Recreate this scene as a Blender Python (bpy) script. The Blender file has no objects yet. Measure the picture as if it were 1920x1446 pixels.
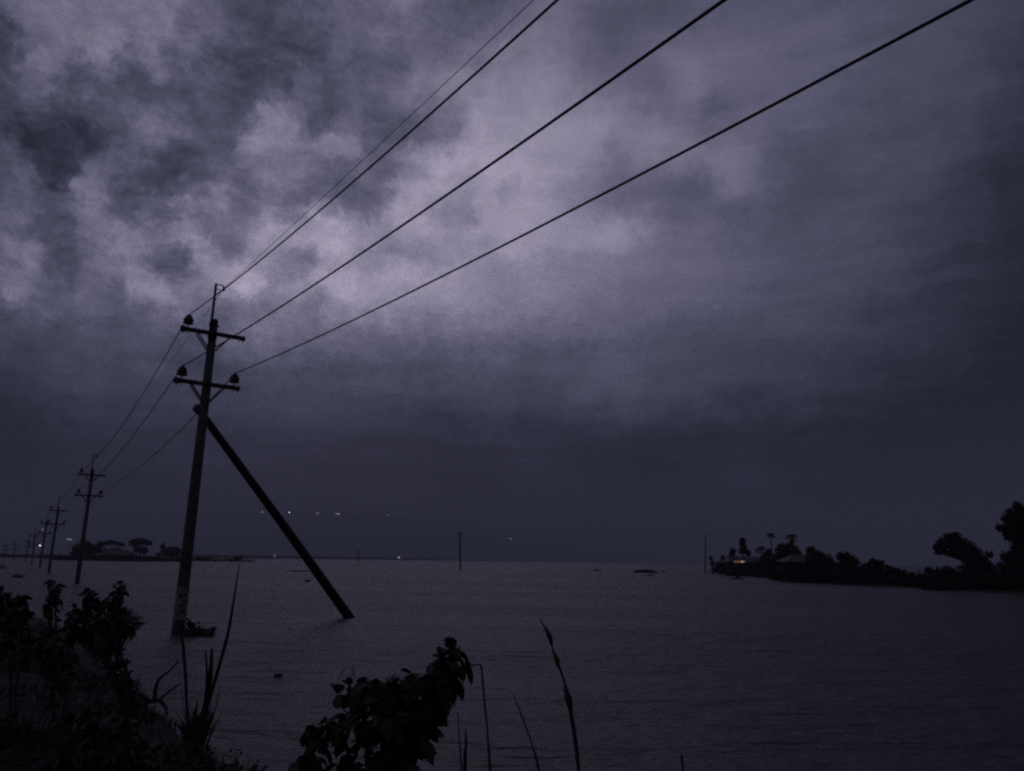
import bpy, bmesh, math, random
from mathutils import Vector, Matrix, noise
random.seed(11)
R = math.radians
sc = bpy.context.scene
col = sc.collection

# ------------------------------------------------------------------ camera
FPX = 1450.0; EYE = 2.3
PITCH = math.atan(328 / FPX); ROLL = R(0.86)
R0 = Vector((1, 0, 0)); FW = Vector((0, math.cos(PITCH), math.sin(PITCH))); U0 = Vector((0, -math.sin(PITCH), math.cos(PITCH)))
RT = R0 * math.cos(ROLL) + U0 * math.sin(ROLL); UP = U0 * math.cos(ROLL) - R0 * math.sin(ROLL)
cam = bpy.data.cameras.new('camera'); camo = bpy.data.objects.new('camera', cam); col.objects.link(camo)
cam.sensor_width = 36; cam.lens = 36 * FPX / 1920; cam.clip_start = 0.05; cam.clip_end = 60000
M = Matrix((RT, UP, -FW)).transposed().to_4x4(); M.translation = Vector((0, 0, EYE)); camo.matrix_world = M
sc.camera = camo
def ray(x, y): return FW + RT * ((x - 960) / FPX) - UP * ((y - 723) / FPX)
def wat(x, y, z=0.0):
    d = ray(x, y); return Vector((0, 0, EYE)) + d * ((z - EYE) / d.z)
def at(x, y, Y):
    d = ray(x, y); return Vector((0, 0, EYE)) + d * (Y / d.y)
def azel(x, y):
    d = ray(x, y).normalized(); return math.atan2(d.x, d.y), math.asin(d.z)

# ------------------------------------------------------------------ world: overcast dusk sky
w = bpy.data.worlds.new('World'); sc.world = w; w.use_nodes = True
nt = w.node_tree; nt.nodes.clear()
def N(t, **k):
    n = nt.nodes.new(t)
    for a, b in k.items(): setattr(n, a, b)
    return n
def L(a, b): nt.links.new(a, b)
def setin(s, v):
    if hasattr(v, 'is_output') or isinstance(v, bpy.types.NodeSocket): L(v, s)
    else: s.default_value = v
def mth(op, a, b=0.0, c=None):
    n = N('ShaderNodeMath', operation=op); setin(n.inputs[0], a); setin(n.inputs[1], b)
    if c is not None: setin(n.inputs[2], c)
    return n.outputs[0]
tc = N('ShaderNodeTexCoord'); nrm = N('ShaderNodeVectorMath', operation='NORMALIZE'); L(tc.outputs['Generated'], nrm.inputs[0])
sep = N('ShaderNodeSeparateXYZ'); L(nrm.outputs[0], sep.inputs[0])
AZ = mth('ARCTAN2', sep.outputs[0], sep.outputs[1]); EL = mth('ARCSINE', sep.outputs[2])
AEL = mth('ABSOLUTE', EL)
cmb = N('ShaderNodeCombineXYZ'); L(AZ, cmb.inputs[0]); L(EL, cmb.inputs[1])
def noise_tex(vec, scale, detail, rough=0.55):
    n = N('ShaderNodeTexNoise'); L(vec, n.inputs['Vector']); n.inputs['Scale'].default_value = scale
    n.inputs['Detail'].default_value = detail; n.inputs['Roughness'].default_value = rough; return n
def warp(vec, scale, detail, amp, rough=.55):
    n = noise_tex(vec, scale, detail, rough)
    s = N('ShaderNodeVectorMath', operation='SUBTRACT'); L(n.outputs['Color'], s.inputs[0]); s.inputs[1].default_value = (.5, .5, .5)
    m = N('ShaderNodeVectorMath', operation='MULTIPLY'); L(s.outputs[0], m.inputs[0]); m.inputs[1].default_value = (amp, amp, 0)
    a = N('ShaderNodeVectorMath', operation='ADD'); L(vec, a.inputs[0]); L(m.outputs[0], a.inputs[1]); return a.outputs[0]
W1 = warp(cmb.outputs[0], 9.0, 3.0, 0.05)
W2 = warp(warp(warp(cmb.outputs[0], 14.0, 3.0, 0.014), 34.0, 8.0, 0.062, .66), 110.0, 6.0, 0.020, .7)
# cloud thickness of the overcast by azimuth and elevation: one curve per band of elevation (display level, 0..255)
SKYROWS = """262627272727272626252525252626262727272726252524232322222325262626252423242425262728282828282929292929292828282828282929292929292828272726262626262627282827252423222221201f1e1d1d1d1d1d1d1d1d1c1c1c1c1c1b1a1a1a1a1a1a1a1b1b1b1b1b1b1a1a1a191919191a1a1b1b1b1b1b1b1a
2525252525252524232323232424252525262625252423222221212021232424242322222324252627272828282929292a2a2a2a2929292929292929292a2a29292827272626262626262727272625242423222221201f1f1e1e1e1e1e1e1d1d1d1d1c1c1b1a1919191919191a1a1a1a1a1a19191818171717171818191919191919
2323242423232322212121222223232424242424232322212120202020212323232322222324252627282828292a2a2a2b2b2b2b2b2a2a2b2b2b2a2a2a2a2b2a2a2928282727272626272727272625252424242322222120202020201f1f1e1e1d1d1d1c1a1918181818181919191919191818171716161515151617171717171717
222223232222212120202021212222232323232322222121202020202021222323232324242526272829292a2a2b2b2c2c2c2d2d2d2d2d2d2c2c2c2b2b2b2c2b2b2a292929282828272728272726262625252524242323222222212121201f1f1e1e1d1c1b1918181718181818181818181817161615151414141415161616161616
21222222222121202020202021212222222222222221212020202021212223232425252626272829292a2a2b2c2c2d2d2e2e2e2f2f2f2f2f2e2e2d2c2c2c2c2c2c2c2b2b2a2a29292929282828272727272727262625252424232322222121201f1f1e1d1c1a18181717171717181817171716161515141414141414151515151515
22222222222221212020202021212222222222222121212020202122232324252626272829292a2a2b2c2c2d2d2e2e2f2f2f303031313130302f2e2d2d2c2c2c2d2d2c2c2b2b2b2b2a2a292929292828282828282827262625252423232222211f1e1e1e1c1a19181717171717171717171616161514141414141414141515151514
22222323222222212121212121222222222222222121212121212223242627272828292a2a2b2b2c2c2d2e2e2f2f3030303030313232313131302f2e2d2c2c2c2d2d2d2d2d2c2c2c2b2b2a2a292929292a2a2a2a2a29282726252423232222201f1e1c1c1b1919181717171717171717171616161515141414141414151515151515
232324242423232323222222222323232322222222212121212223242628292a2a2a2b2b2c2c2d2d2e2f2f2f30303030303030313232313130302f2d2c2c2c2c2d2e2e2e2d2d2c2c2c2b2a2a2a2a2a2a2a2b2c2c2c2b292726252423222221201e1d1b1a191817171717171717171717171616161615151515151515151516151515
25252525252525252424242424242424232323232322222223232426282a2c2c2c2c2d2d2d2e2e2f2f30303131313130302f303131313030302f2e2d2c2b2b2c2d2f2f2f2e2d2d2c2c2b2b2a2a2a2a2a2a2b2c2e2e2c292725252423222121201e1c1b1a191716161717171717171717171717171616161616161616161616161616
272727272727272726262626262525252524242424242424242526282a2c2d2e2d2e2e2f2f2f3030313131323232313130303031313030302f2e2d2c2b2b2b2c2e3031302f2e2d2c2b2b2b2a2a2a2a2a2a2b2c2d2d2b282625242423222221201f1d1c1b191817171717171717171717171717171717171717171718181818171717
2929292929292929292928282727272626262626252526262627282a2c2e2f303030313131313232323333333333333332313232323130302f2e2d2c2c2c2d2d2f3132312f2e2d2c2c2b2b2b2a2a2a2a2a2a2b2c2c2a27262625252423232221201f1e1d1b1a19191818181818181818181818181819191919191919191919191919
2b2b2b2b2b2b2b2b2b2b2a2a292929282828282727282828292a2b2d2f31323333343434343434343435353535363636353535343333323131302f2e2f2f303031323231302f2d2d2d2d2d2c2b2a2a2a2a2a2a2b2b2b292828282727262524232221211f1e1d1c1b1a1a191919191919191919191a1a1a1a1b1b1b1b1b1a1a1a1a1a
2d2e2e2e2e2e2e2e2e2d2d2c2c2b2b2a2a2a2a2a2a2a2b2b2c2d2e3032343637383838393838373737373838393939393a3938373635343433323232323334353433323232312f2f3030302f2d2d2d2d2c2b2b2b2c2c2c2c2b2b2a2a2928262524232322201f1e1d1c1b1b1a1a1a1a1a1a1a1a1b1b1b1c1c1c1c1c1c1c1c1c1c1c1c
303030303030303030302f2e2e2d2d2c2c2c2c2c2c2d2e2e2f3032333537393a3c3c3c3c3c3b3a39393a3b3c3c3d3d3d3d3d3c3b3a393837363636363637383938363535353434343536373533323232312f2e2e2f2f30302f2f2e2d2b2a2927262625242322201f1e1d1c1b1b1b1b1b1b1b1c1c1c1d1d1d1e1e1e1e1e1e1e1e1e1e
323333333333333332323131302f2f2f2e2e2e2f2f30313233343637393b3c3d3e3f3f3f3e3d3c3b3c3d3e40404041414140403f3e3e3c3b3a3a3a3a3b3b3c3d3c3b3939393a3b3c3d3e3f3e3c3a39393735343333333434343331302e2d2b2a29282726252322201f1e1d1d1c1c1c1c1c1c1d1d1d1e1e1f1f1f1f1f1f1f1f1f1f1f
35353535353535353534343332323131313131323234353638393a3b3d3e3f4040414242403f3e3e3e3f414344444444444443434242413f3e3e3e3e3f40404040403e3e3e404244454647464442403f3e3c3a39383738383837353331302e2c2b2b2a2827252321201f1e1e1d1d1d1d1d1e1e1e1f1f202020212121212121212121
37383838383838373736363535343333333334343637393b3d3f3f3f404142434445464544424140414345474849484847474747474645434241414243444444444443424244474a4b4b4c4c494645444241403e3c3c3c3c3c3b39373533312f2e2d2c2a292724232120201f1f1e1e1e1e1f1f202021212222222222222222222222
3a3a3a3a3a3a3a3a393938373736363535363637393b3d40424545444445464748494a4a4845434446484b4d4f4e4d4c4c4c4c4c4c4a49484746464648494a4a494746464647494a4c4d4e4d4a47464645444441403f3f3f403e3c3a39373432302f2e2c2b2826252322212020201f1f202020212122222323242424242424242424
3c3c3c3c3c3c3c3c3c3b3a39393838373738393a3c3f4245484b4c49494a4b4b4c4d4e4e4b4847494d505458585653525253535352504f4e4d4c4c4d4f5051504e4b4a4a4a4a4a4a4d4e4f4d4a4847464645444342414140403f3e3d3b3936343231302e2c2a28262523222221212021212121222223242425252525252525252525
3e3f3f3f3f3f3e3e3e3d3c3b3b3a3939393a3b3c3f42464c50525756515050504f5054534e4d4d50565c626564605b5a5a5b5c5b5a58575655555557585959575451504f4f4e4d4e4f51504e4b4a494846454443434342424141413f3d3b3836343331302e2c29272624232322222222222222232424252526262727272727272726
4041414141414140403f3e3d3c3c3b3b3b3c3d3f41454a525e6c6c5f5455585754555e63615e57575e676e6f6d6a6563646667666361605f5e5f60626364625f5c59585756555354545554524f4e4c4b494746454545454545454442403d3a3836343331302d2b282726252423232322232323242525262727282828282828282828
42434343434342424241403f3e3d3c3c3c3d3e4043474c525e6d6d5b525b625b5b64737c7f73625c61676a6d71726e6a6e7375726e6c6c6b6a6a6c6e6f6e6b68656361605f5d5c5b5b5b5a575553514f4e4c4a49484848484848474543403d3a38373533312e2c2a2827262524242323242424252626272828292929292929292929
4444454545444444434241403f3e3d3d3d3e404245484c51546269594c525e595d7983817b716764707b74687479706c7b8385817b7a7a7877767779797773706e6e6d6b6967656362615f5d5a5857555352504f4d4c4c4c4b4b49484643413f3c3a3734322f2d2b2a282726252424242425252626272829292a2a2a2a2a2a2a2a2a
464646464646464544434241403f3e3e3e3f4043464a4f555e6a6f58495e646b6a7b71615e66707388a09c7f7b847b778b9494908e8c898784828282817e7a7674757573716f6d6a686664615f5e5c5a5958575452504f4e4d4c4b4a49474543403d393633302e2c2a2927262625252525252627272829292a2a2a2b2b2b2b2b2b2b
48484848484747464544434241403f3e3e3f4143464b50575f61574c4c575e777f7762504e6281878e9aa08f7b7e8c8d989d9c9595969693908d8a8986827f7c797a79787776736f6c6967656362605e5d5c5b585553514f4e4d4d4c4b494846433f3b3734312f2c2a29272726262626262627272829292a2a2b2b2b2b2b2b2b2b2b
49494949494948474645444341403f3f3e3f4043464a4f55575347484a556a6e7b7a615d5c7381727685938b7e74728591999b8f8d969a99989390908b8483817f7e7d7c7a7976726f6c696766646261605f5d5a575552504f4e4d4d4c4b494845413d3935322f2d2a292827272626262627272828292a2a2b2b2c2c2c2c2c2c2c2c
4a4b4b4a4a4a49484746454342403f3e3e3f404244484d525a60504a4e65676e7978717482866e636675868579706c84949a9889898c9191958e8e938e8985818183837f7b78777573716d6a6866646262615e5b585654514f4e4d4d4c4b4a4845423e3a3734312e2b2a29282727272727282829292a2a2b2b2c2c2c2c2d2d2d2d2d
4c4c4c4c4b4b4a494847454342403f3e3e3e3f404346494d4f53505264746d5a5c635a63777666616675898e858384919d9f96847d7a747d7b7b848886868182888a88847f7b7a797a7874706d69656363625f5c595755524f4d4c4c4c4b4a4845423f3c3935322f2d2b2a2928282828282829292a2a2b2b2c2c2d2d2d2d2d2d2d2d
4d4d4d4d4d4c4b4a4947464442403f3e3d3d3d3f4143474a525b4f3d607169534e5657576c636064666e85908d93969ba0a1988e89807e83868485838687808a92908d8a8683828283837f7a746d67646363605b585756524e4c4b4b4b4b4a484643413e3b3734312e2d2b2a292929292929292a2a2b2b2c2c2d2d2d2d2e2e2e2e2e
4e4e4e4e4e4d4c4b4a48464442403e3d3c3c3c3d3f42464b504b3d375467644c464c505e796e75766462757c747888969890888483808b9196908c878f928e939694918e8c89898a8a8a8781786e666261615e59555454514d4a49494a4a4a48464443413e3a3633302e2c2b2a2a2a2a2a2a2a2b2b2c2c2c2d2d2e2e2e2e2e2e2e2e
4f4f4f4f4f4e4e4c4b49474543403e3c3b3a3a3b3d4046525238333649585b4d4443454b5b5c69765f5f64625d5d687d7d6d6a6a6c799196958d847e7f8b9394959593908d8987858384827d756a625d5c5c5b57535354514d494949494a4a4947464544413d3834312f2d2c2c2b2b2b2b2b2b2c2c2c2d2d2d2e2e2e2f2f2f2f2f2f
50505050504f4f4e4c4a484643413e3c3a39393a3b3d40413c3231333a4453564d464443484b525b57556165656160686358595e68809798948c807978889494939494908a847e7773736f6c69625b575757585b5b5a5955504c4a4a4a4a4a4a49484747433e393532302f2e2d2c2c2c2c2c2c2c2d2d2d2e2e2e2f2f2f2f2f2f2f2f
515151515151504f4d4b494744413e3c3a3838383a3c3d3c38343533343a495356524b46484d565d5d657576726e635e5a55575c61728d9492908986858f958d8b91948f877f78716c686260605d5854545459636a666059534f4c4b4a4b4b4c4b494846443f3b363332302f2e2e2d2d2d2d2d2e2e2e2e2f2f2f2f30303030303030
51525252525251504f4d4a4845423f3c39383737393c4043433c3938393e454d5d62594b494c545a627068666b6f645a57555a605b6080838e97938f8990968e8794958f857d78726c65605e5e5e5b595a5a5f69706c645b54504e4c4b4c4d4d4c4a484643403c3936343331302f2f2f2e2e2f2f2f2f2f2f30303030313131313131
5253535353535251504e4c4946423f3c3a383636393d444d56484142474c5053626c695e524e4e52607f7f72706a6966625b645f5b63767a8a9998938c90999d9596958f87807c77706862626467676667686a6e716d655b5451504e4d4d4e4e4c49474644423f3c3937353332313130303030303030303031313131313132323231
5353545454535352514f4d4a4744413e3b383636373c444a5c5e5250595b5d5f5a5d6156524f4e525d7c7c7b7f707178787a745b5861717f8a919495939498999795938f8a87847e766d686a6e72737172736f6f6e6b655d5754535250504f4e4b484747464443403d39373534333232323231313131323232323232323232323232
535454545454545352504e4b4845423f3d3a3836353941465d6d594e585455544f50534d4a484a4c526d7d7e7e6c636d767a6f58565a61727478868f949796929292918f8c8b8a857d7671727578777472706a676766645f5a5856555352504e4a48484848474644403c393736353434333333333333333333333333333333333333
545455555555545452514f4d4a474542403d3b39373640545b6c68545c68544a484b504d4d4d4b474a5f73746e5e4f5159625e505255555d5e6175828f9794918e8e8e8d8c8b8a87837e7978787774706c67605c5e6162605c5a59575553514e4b4a4a4b4a494745423f3c3a39373736353535343434343434343434343434343434
54555555555555545352504e4c4a484644434140403f485f646b6f6e787755546265555054555047444a5560625c504c5258575252565a606669687185908f89898b8b8a8887868584807b7876726d6b68635b54595e605f5d5b5a58565452504e4c4c4c4b4a484644413f3d3b3a3938373736363636363535353536363636363635
5555565656565555545351504e4d4b4a4949494b4e555b63686a6b6e767a68647263535152534e454143484e5660564d505657575a61676b6d6d6c7180898a8685878886848281807e7a76726e6865666968605a5c5f605f5d5c5a59585654524f4e4d4c4b4a49474543413f3d3c3b3a393838383737373737373737373737373737
555656565656565554535251504f4e4e4e4f51555a616566696b6b6a6f74706f716760685a4a4642414646434956504c5055575a606b6f716d6e747b8084868583848583807d7b7874716e6a65605e656c6e6862606161605e5c5b5a59575553514f4d4c4b4a4947464443413f3e3d3c3b3a3a393939383838383838383838383838
555656565656565555545453525252525355585c6166696a6b6c6c6a6c6f70706f6f65645b4b46434344444244494b4e515353565b5f6b7473747b7e7d7d807f7f8182817e7b77716c686664615f61686d6e6b66636262605d5c5a5a59585654514f4d4c4b4a494846454442413f3e3d3c3c3b3b3a3a3a3a3a393939393939393939
5656565656565656555555545454545557595c6064686a6b6c6c6b6b6b6c6e6e6f6c5f525a544c484442404043474b53565453545957626e737379797776797a7b7e7f7e7b78726b64605f605f6064696b6b68656261605e5c5b595958575653514f4e4c4b4a4948474644434241403f3e3d3c3c3c3b3b3b3b3b3b3b3b3b3b3b3a3a
56565656565656565656555555565658595c5f6266686a6b6b6b6b6a6a6b6d6e6f6d645c5a554e4945424040454b4f585c5a5a62655b63656564686c6e7074777879797875716c655e5957585b5d6164656462605f5e5d5c5a59585757565452514f4d4c4b4a494847464544434241403f3e3e3d3d3d3c3c3c3c3c3c3c3c3c3c3c3c
565656565656565656565656565758595b5d60636568696a6a6a6a6a6a6b6c6d6e6d69645c544d4846454445484d545b5d5c5e636660655f5c5b5c6165676c70717272716e6a66605954505255585b5c5d5d5c5c5b5b5a595857565655545351504e4d4b4a4948474746454443424141403f3f3e3e3e3e3d3d3d3d3d3d3d3d3d3d3d
5656565656565656565656565757585a5b5d6062646667686868686869696b6c6c6c69645d554e49484848494a4d545a5d5d5d5a5e5c615d5956535558585f65686a6c6c6b68635d56514f4f52545555565657575858585756555554535251504f4d4c4b4a4948474646454443434241414040403f3f3f3f3e3e3e3e3e3e3e3e3e3e
5656565656565656565656575758595a5b5d5f616364656666666666676768696a6966625c55504c4a4a4a4b4c4f54595d5f6160656e6b5d57555250505054595e6366696a68635c56524f505050504f5052535455555555555453535251504f4d4c4b4a49484746464545444443434242414140404040403f3f3f3f3f3f3f3f3f3f
565656565656565656565657575758595a5c5d5f606263636363636464646566666563605b56524e4d4c4d4d4f5155595d6163656b706c605956524f4d4c4e52585d62656867635c57535150504f4e4d4e4f5052535454545453535251504f4d4c4b4a48484746464545444444434343424242414141414140404040404040404040
56565656565656565656565656575858595a5b5d5e5f606060606061616162626262605d5a5653504f4f4f4f5153565a5d6063666a6c68605a55514e4c4b4c4f545a5e626565615d58555251504f4e4d4d4e4f505253535353535251504f4e4c4b4a4847464645454544444444434343434242424242414141414141414141414141
555555555555555555555556565657575859595a5b5c5d5d5d5d5d5d5d5d5e5e5e5e5d5b5956545251515151525457595c5f61636565625d5854504d4b4b4c4e53575c5f6262605c59565452514f4e4d4d4e4f505152535353535251504e4d4b4a484746454544444444444443434343434343424242424242424242424242424242
555555555555555555555555555556565657575859595a5a5a5a5a5a5a5a5a5a5a5a5a595756545352525253545557595b5c5e5f5f5e5c5955524f4d4b4b4c4f52565a5d5f5f5e5c5957555352514f4e4e4e4f5051525354535352514f4e4c4a49474645444443434343434343434343434343434343434343434343434343434343
555555555555545454545454545454545555555556575757585757575656565657575757565554545353545454555658595a5a5a5958565452504e4c4b4b4d4f5256595b5d5d5d5b59585655535251504f4f505152535354545352504f4d4b4a48464544434342424243434343434343434343434343434343434343434343434343
54545454545454545454545353535353535353545454555555555554545353545455555555545454545454545555565657575756545251504f4e4c4c4b4c4d505255585a5b5b5b5a59585755545352515050515152535454545351504e4d4b4947464443424242424242424243434343434343434343434343434343434343434343
54545454545353535353535353525252525252525253535353535252525151525253535354545454545454545454555555545452514f4e4e4d4c4c4b4b4c4e5052545758595a5a5959585756555453525151515252535454535251504e4c4a4847454442424141414141424242434343434343434343434343434343434444444444
535353535353535353525252525251515151515151515151515151505050505051515252535353535354545454545453535251504f4e4d4c4c4b4b4b4b4c4e505254555758595958585757565554535252525252535353535352514f4d4c4a4846454342414141414141414242424243434343434343434343434343444444444444
53535353535252525252525151515150505050505050505050504f4f4f4f4f4f505051515252525353535353535353525251504f4d4c4c4b4b4a4a4b4b4c4e4f5153545657575858575756555554535353525253535353535251504f4d4b494846444342414140404041414141424242424343434343434343434343434343444444
52525252525252525151515151505050504f4f4f4f4f4f4f4f4f4e4e4e4e4e4e4f4f505051515252525252525252525150504f4e4d4c4b4b4a4a4a4b4b4c4e4f5152535556565656565656555554535353535353535353525251504e4c4b494745444342414040404040404141414242424242434343434343434343434343434343
5252525252515151515150505050504f4f4f4f4f4e4e4e4e4e4e4e4e4d4d4e4e4e4f4f50505151515252525252515150504f4e4d4c4b4b4a4a4a4a4b4c4c4e4f50515354545555555555555554545353535353535353525251504f4e4c4a484745444241414040404040404041414142424242424242434343434343434343434343
515151515151515150505050504f4f4f4f4e4e4e4e4e4e4e4d4d4d4d4d4d4d4e4e4e4f4f5050505151515151515150504f4e4e4d4c4b4b4b4a4a4b4b4c4d4e4f50515253535454545454545454535353535352525252525151504e4d4b4a48464543424140403f3f3f3f404040414141414242424242424242424242424243434343
51515151515050505050504f4f4f4f4f4e4e4e4e4e4e4d4d4d4d4d4d4d4d4d4d4e4e4e4f4f505050505050505050504f4f4e4d4d4c4c4b4b4b4b4b4b4c4d4d4e4f5051525353535354535353535353525252525252525251504f4e4d4b49484644434241403f3f3f3f3f3f3f40404041414141414242424242424242424242424242"""
AZ0, AZ1, EL0, EL1 = -.98, .98, -.02, .86
rows_ = [[int(r[i:i + 2], 16) for i in range(0, len(r), 2)] for r in SKYROWS.split()]
NE = len(rows_); NA = len(rows_[0])
sw = N('ShaderNodeSeparateXYZ'); L(W2, sw.inputs[0])
azn = N('ShaderNodeMapRange'); L(sw.outputs[0], azn.inputs['Value']); azn.inputs['From Min'].default_value = AZ0; azn.inputs['From Max'].default_value = AZ1
eln = N('ShaderNodeMapRange'); L(sw.outputs[1], eln.inputs['Value']); eln.inputs['From Min'].default_value = EL0; eln.inputs['From Max'].default_value = EL1
eln.inputs['To Max'].default_value = NE - 1
val = None
for j, row in enumerate(rows_):
    fc = N('ShaderNodeFloatCurve'); cv = fc.mapping.curves[0]
    cv.points[0].location = (0, row[0] / 200); cv.points[1].location = (1, row[-1] / 200)
    for i in range(1, NA - 1): cv.points.new(i / (NA - 1), row[i] / 200)
    fc.mapping.update(); L(azn.outputs[0], fc.inputs['Value'])
    tent = N('ShaderNodeMath', operation='SUBTRACT', use_clamp=True); tent.inputs[0].default_value = 1
    L(mth('ABSOLUTE', mth('SUBTRACT', eln.outputs[0], float(j))), tent.inputs[1])
    tm = mth('MULTIPLY', fc.outputs[0], tent.outputs[0]); val = tm if val is None else mth('ADD', val, tm)
val = mth('MULTIPLY', val, 191.0)
# cloud grain: strong in the broken cloud, weak in the even sheet on the right and low down
st = N('ShaderNodeVectorMath', operation='MULTIPLY'); L(W1, st.inputs[0]); st.inputs[1].default_value = (1.0, 1.5, 1)
n1 = noise_tex(st.outputs[0], 16.0, 9.0, 0.62); n2 = noise_tex(st.outputs[0], 60.0, 7.0, 0.66)
gm = N('ShaderNodeClamp'); L(mth('MULTIPLY_ADD', AZ, -1.5, 0.5), gm.inputs[0]); gm.inputs[1].default_value = 0.22
ge = N('ShaderNodeMapRange', interpolation_type='SMOOTHSTEP'); L(EL, ge.inputs['Value']); ge.inputs['From Min'].default_value = 0.12; ge.inputs['From Max'].default_value = 0.36
ge.inputs['To Min'].default_value = 0.25; ge.inputs['To Max'].default_value = 1.0
gmask = mth('MULTIPLY', gm.outputs[0], ge.outputs[0])
det = mth('ADD', mth('MULTIPLY', mth('SUBTRACT', n1.outputs[0], 0.5), 42.0), mth('MULTIPLY', mth('SUBTRACT', n2.outputs[0], 0.5), 46.0))
val = mth('ADD', val, mth('MULTIPLY', det, gmask))
# long level streaks in the low cloud
ls = N('ShaderNodeVectorMath', operation='MULTIPLY'); L(W1, ls.inputs[0]); ls.inputs[1].default_value = (1.2, 9.0, 1)
n3 = noise_tex(ls.outputs[0], 3.5, 6.0, 0.55); val = mth('ADD', val, mth('MULTIPLY', mth('SUBTRACT', n3.outputs[0], 0.5), 24.0))
val = mth('MAXIMUM', val, 14.0)
# display level to linear light, hue from blue-grey (thick cloud) to mauve (thin cloud)
tr = N('ShaderNodeValToRGB'); cr = tr.color_ramp
cr.elements[0].position = 0.0; cr.elements[0].color = (.95, 1, 1.5, 1); cr.elements[1].position = 1.0; cr.elements[1].color = (1.13, 1, 1.33, 1)
for p_, c_ in ((0.25, (.95, 1, 1.6, 1)), (0.33, (.97, 1, 1.70, 1)), (0.5, (1.01, 1, 1.62, 1)), (0.69, (1.08, 1, 1.46, 1))):
    e = cr.elements.new(p_); e.color = c_
L(mth('DIVIDE', val, 160.0), tr.inputs[0])
lin = mth('POWER', mth('DIVIDE', mth('ADD', val, 14.0), 269.0), 2.4)
# the sky above is seen through the haze layer: make it as bright behind as the photo shows it in front
HAZE_D, HAZE_TOP = 0.00045, 470.0
path = mth('MINIMUM', mth('DIVIDE', HAZE_TOP, mth('MAXIMUM', mth('SINE', EL), 0.01)), 12000.0)
TT = mth('MAXIMUM', mth('EXPONENT', mth('MULTIPLY', path, -HAZE_D)), 0.3)
lin = mth('MAXIMUM', mth('DIVIDE', mth('SUBTRACT', lin, mth('MULTIPLY', mth('SUBTRACT', 1.0, TT), 0.023)), TT), 0.004)
cs = N('ShaderNodeVectorMath', operation='SCALE'); L(tr.outputs[0], cs.inputs[0]); L(lin, cs.inputs['Scale'])
sky = N('ShaderNodeTexSky', sky_type='NISHITA'); sky.sun_disc = False; sky.sun_elevation = R(1.0); sky.sun_rotation = R(-11)
bg1 = N('ShaderNodeBackground'); L(cs.outputs[0], bg1.inputs[0]); bg1.inputs[1].default_value = 1.0
bg2 = N('ShaderNodeBackground'); L(sky.outputs[0], bg2.inputs[0]); bg2.inputs[1].default_value = 0.0004
ad = N('ShaderNodeAddShader'); L(bg1.outputs[0], ad.inputs[0]); L(bg2.outputs[0], ad.inputs[1])
wo = N('ShaderNodeOutputWorld'); L(ad.outputs[0], wo.inputs[0])

# the last glow of the sunken sun through the cloud, almost nothing
sl = bpy.data.lights.new('sun', 'SUN'); sl.energy = 0.01; sl.angle = R(40); sl.color = (1, .93, .95)
so = bpy.data.objects.new('sun', sl); col.objects.link(so)
so.rotation_euler = (-ray(800, 420)).to_track_quat('-Z', 'Y').to_euler()
sc.view_settings.view_transform = 'Standard'; sc.view_settings.look = 'None'; sc.view_settings.exposure = 0; sc.view_settings.gamma = 1
try: sc.cycles.filter_width = 2.3
except Exception: pass
sc.cycles.use_denoising = False
sc.cycles.volume_bounces = 0; sc.cycles.max_bounces = 6

# ------------------------------------------------------------------ materials
def mat(name, c1, c2=None, scale=5.0, rough=0.8, bump=0.0, spec=0.3, detail=6, metal=0.0):
    m = bpy.data.materials.new(name); m.use_nodes = True; t = m.node_tree; b = t.nodes['Principled BSDF']
    b.inputs['Roughness'].default_value = rough; b.inputs['Metallic'].default_value = metal
    b.inputs['Specular IOR Level'].default_value = spec
    if c2 is None: c2 = tuple(x * 0.7 for x in c1)
    o = t.nodes.new('ShaderNodeTexCoord'); n = t.nodes.new('ShaderNodeTexNoise'); n.inputs['Scale'].default_value = scale; n.inputs['Detail'].default_value = detail
    t.links.new(o.outputs['Object'], n.inputs['Vector'])
    r = t.nodes.new('ShaderNodeValToRGB'); r.color_ramp.elements[0].position = .35; r.color_ramp.elements[1].position = .65
    r.color_ramp.elements[0].color = (*c2, 1); r.color_ramp.elements[1].color = (*c1, 1)
    t.links.new(n.outputs[0], r.inputs[0]); t.links.new(r.outputs[0], b.inputs['Base Color'])
    if bump:
        bp = t.nodes.new('ShaderNodeBump'); bp.inputs['Strength'].default_value = bump; bp.inputs['Distance'].default_value = 0.02
        t.links.new(n.outputs[0], bp.inputs['Height']); t.links.new(bp.outputs[0], b.inputs['Normal'])
    return m
def emit(name, c, s):
    m = bpy.data.materials.new(name); m.use_nodes = True; b = m.node_tree.nodes['Principled BSDF']
    b.inputs['Base Color'].default_value = (0.02, .02, .02, 1); b.inputs['Emission Color'].default_value = (*c, 1); b.inputs['Emission Strength'].default_value = s
    return m
concrete = mat('concrete', (.09, .085, .08), (.045, .042, .04), 6, .9, .4)
tarred = mat('tarred_concrete', (.035, .033, .03), (.02, .019, .018), 6, .85, .3)
paint = mat('worn_paint', (.30, .285, .27), (.10, .095, .09), 7, .8, .2)
marks = mat('stencil_paint', (.02, .02, .02), (.04, .04, .04), 9, .8)
steel = mat('rusted_steel', (.05, .05, .055), (.03, .03, .033), 9, .6, .1, metal=.3)
porcelain = mat('porcelain', (.04, .022, .016), (.03, .018, .014), 4, .3, 0, .5)
wire_m = mat('wire_metal', (.06, .06, .06), (.04, .04, .04), 3, .6)
leaf_m = mat('leaf_green', (.034, .042, .02), (.018, .024, .012), 9, .65, 0, .25)
leaf_far = mat('foliage_green', (.03, .034, .022), (.018, .02, .014), 1.2, .9, 0, .1)
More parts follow.
